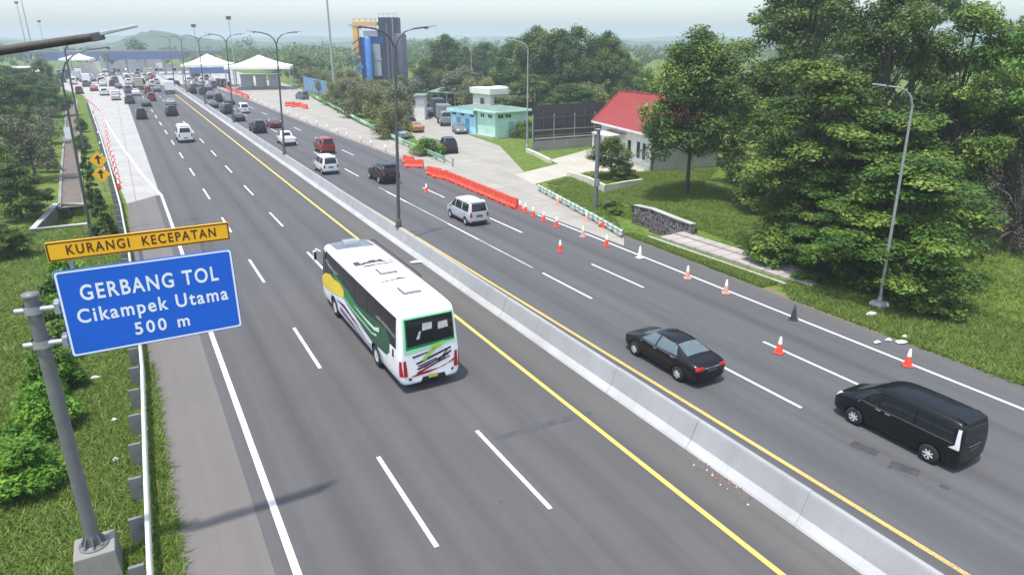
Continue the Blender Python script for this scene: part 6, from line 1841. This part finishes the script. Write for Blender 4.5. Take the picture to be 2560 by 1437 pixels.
for k, x, y, h, w, lab in [
    ('shrub', -4.35, 22.3, 1.75, 1.1, 'large bright green shrub left of the sign pole'), ('shrub', -4.0, 25.8, 1.9, .95, 'bright shrub half hidden by the sign pole'),
    ('shrub', -3.9, 29.0, 1.9, .9, 'bright shrub just behind the sign pole'), ('shrub2', -3.9, 32.2, 2.0, .9, 'green shrub below the corner of the blue sign'),
    ('shrub', -4.0, 35.6, 1.9, .9, 'bright shrub under the blue sign'), ('shrub2', -4.1, 38.0, 2.3, .9, 'shrub behind the blue sign'), ('shrub', -4.0, 42, 2.1, .9, 'farthest bright shrub of the left row')]:
    tree(k, x, y, h, lab, GS, w)
for x, y, h, k, lab in [(-9.6, 26.0, 4.2, 'b2', 'dark tree casting shade at the lower left edge'), (-9.3, 31.5, 4.4, 'b2', 'dark tree behind the shaded one at the left edge'), (-7.9, 21.0, 1.9, 'b3', 'low dark bushy tree at the bottom left edge'), (-10.5, 37, 5.5, 'b3', 'green tree at the left edge behind the sign')]:
    tree(k, x, y, h, lab, GL)
# ---- woods beyond: masses nobody could count
def woods(name, label, polys, n, hr, leaf, lf, seed, per=90):
    g = random.Random(seed); cl = []
    xs = [p[0] for p in polys]; ys = [p[1] for p in polys]
    while len(cl) < n:
        x, y = g.uniform(min(xs), max(xs)), g.uniform(min(ys), max(ys))
        if not inpoly(np.array([x]), np.array([y]), polys)[0]: continue
        h = g.uniform(*hr) * (.8 + .35 * math.sin(x * .013 + 1) * math.cos(y * .017))
        r = h * g.uniform(.28, .45)
        for k in range(4):
            cl.append(((x + g.uniform(-r, r) * .6, y + g.uniform(-r, r) * .6, h * g.uniform(.25, .8)), (r * .75, r * .75, h * .24), int(per * g.uniform(.6, 1.3))))
    o = link(name, leaves(name, cl, leaf, LF[lf], seed, .5))
    return tag(o, label, 'woods', None, 'stuff')
woods('woods', 'dark green woods left of the toll plaza', [(-16, 130), (-60, 110), (-160, 200), (-190, 420), (-40, 420), (-38, 300), (-24, 240), (-13, 190)], 900, (6, 11), .75, 'dark', 41)
woods('woods', 'hazy line of trees beyond the toll gate', [(-260, 420), (500, 380), (620, 560), (-300, 620)], 1600, (8, 15), 1.5, 'dark', 42, 70)
woods('woods', 'hazy tree belt behind the batching plant', [(60, 260), (95, 225), (240, 240), (420, 330), (420, 400), (70, 400)], 800, (6, 12), 1.0, 'broad', 43, 80)
woods('woods', 'trees filling the ground behind the white tents', [(48, 215), (62, 215), (72, 262), (72, 420), (33, 420), (33, 342), (47, 335)], 260, (4, 9), .7, 'broad', 46, 90)
woods('woods', 'green scrub on the field behind the row of trees', [(90, 120), (150, 110), (330, 190), (330, 260), (150, 215)], 420, (2.0, 4.5), .7, 'tier', 44, 80)
woods('woods', 'undergrowth around the side road buildings', [(44, 128), (70, 118), (110, 165), (90, 210), (66, 205), (50, 160)], 200, (2.0, 5.0), .45, 'olive', 45, 110)
# ---- hills on the horizon
def hill(name, label, pts, d, depth_):
    mb = MB(); n = len(pts)
    rings = []
    for f, k in ((0, 0), (.25, .7), (.5, 1), (1, 0)):
        row = []
        for px_, h in pts:
            r = ray(px_, 98); r.z = 0; r.normalize()
            q = r * (d + depth_ * f); row.append((q.x, q.y, max(-.5, h * k) if k else -1))
        rings.append(row)
    vs = [p for r in rings for p in r]
    mb.add(vs, [(i * n + j, i * n + j + 1, (i + 1) * n + j + 1, (i + 1) * n + j) for i in range(3) for j in range(n - 1)], 0, True)
    o = mb.build(name, M('hill_forest', (.035, .06, .03), .95, .5, .02))
    return struct(o)
def hn(a, b, base, amp, seed):
    g = random.Random(seed); return [(x, base + amp * (.5 * math.sin(x * .013 + seed) + .3 * math.sin(x * .041 + seed * 2) + .2 * g.random())) for x in range(a, b, 25)]
hill('hills', 'h', hn(-600, 3300, 9, 4, 1), 1150, 500)
pk = [(x, 5 + 9.5 * math.exp(-((x - 395) / 60) ** 2) + 9 * math.exp(-((x - 470) / 110) ** 2) + 6 * math.exp(-((x - 330) / 60) ** 2) + random.Random(x).uniform(-1, 1)) for x in range(200, 760, 10)]
hill('hills', 'h', pk, 800, 260)
hill('hills', 'h', hn(-800, 3400, 17, 7, 4), 2200, 700)
# ---- grass blades on the near verges
def grass(name, label, polys, n, hgt, seed):
    g = np.random.default_rng(seed); P = []
    for poly, m in zip(polys, n):
        xs = [p[0] for p in poly]; ys = [p[1] for p in poly]
        got = 0
        while got < m:
            x = g.uniform(min(xs), max(xs), m); y = g.uniform(min(ys), max(ys), m)
            dens = np.sin(x * 2.1 + 1.7 * np.sin(y * .9)) * np.cos(y * 1.6 + x) * .5 + .5
            k = inpoly(x, y, poly) & (g.random(m) < .35 + .65 * dens)
            P.append(np.stack([x[k], y[k]], 1)[:m - got]); got += len(P[-1])
    P = np.concatenate(P); n_ = len(P)
    z = ground_z(P[:, 0], P[:, 1]); a = g.random(n_) * 6.283; h = hgt * (.5 + g.random(n_)); w = .018 + .02 * g.random(n_)
    ln = g.normal(size=(n_, 2)) * h[:, None] * 1.1
    A = np.stack([P[:, 0] - np.cos(a) * w, P[:, 1] - np.sin(a) * w, z - .01], 1); B = np.stack([P[:, 0] + np.cos(a) * w, P[:, 1] + np.sin(a) * w, z - .01], 1)
    T = np.stack([P[:, 0] + ln[:, 0], P[:, 1] + ln[:, 1], z + h], 1)
    V = np.stack([A, B, T], 1).reshape(-1, 3)
    me_ = bpy.data.meshes.new(name)
    me_.vertices.add(3 * n_); me_.vertices.foreach_set('co', V.astype(np.float32).ravel())
    me_.loops.add(3 * n_); me_.loops.foreach_set('vertex_index', np.arange(3 * n_, dtype=np.int32))
    me_.polygons.add(n_); me_.polygons.foreach_set('loop_start', np.arange(0, 3 * n_, 3, dtype=np.int32))
    me_.update(calc_edges=True); me_.materials.append(LF['grass'])
    return tag(link(name, me_), label, 'grass', None, 'stuff')
grass('grass', 'short green grass on the left verge', [[(-9, 12), (-.50, 12), (-.50, 30), (-9, 30)], [(-9, 30), (-.65, 30), (-.9, 64), (-4, 64), (-10, 56)]], [150000, 90000], .13, 1)
grass('grass', 'green grass on the right verge and lawn', [[(29.2, 4), (36, 4), (36, 24), (30.6, 24), (29.0, 22)], [(29.1, 24), (30.4, 24), (30.0, 36), (29.3, 36.5)], [(34, 24), (44, 22), (46, 46), (35.4, 47)], [(29.6, 37), (33.0, 43), (36, 47), (33.5, 53), (31, 45)], [(36, 2), (62, 2), (62, 24), (44, 22), (36, 24)], [(36, 47), (46, 46), (54, 52), (46, 54), (41, 57), (34, 54)]], [90000, 16000, 90000, 30000, 80000, 50000], .14, 2)

# ------------------------------------------------------------------ haze
hz = MB().box(-3600, 3600, -400, 5000, -3, 46)
hm = bpy.data.materials.new('haze'); hm.use_nodes = True
hnt = hm.node_tree; hnt.nodes.clear()
vo = hnt.nodes.new('ShaderNodeVolumePrincipled'); out = hnt.nodes.new('ShaderNodeOutputMaterial')
vo.inputs['Color'].default_value = (.70, .775, .835, 1); vo.inputs['Density'].default_value = .00065; vo.inputs['Anisotropy'].default_value = .2
hnt.links.new(vo.outputs[0], out.inputs['Volume'])
o = hz.build('haze', hm); o['kind'] = 'stuff'; o['label'] = 'pale blue haze filling the air over the highway'; o['category'] = 'haze'
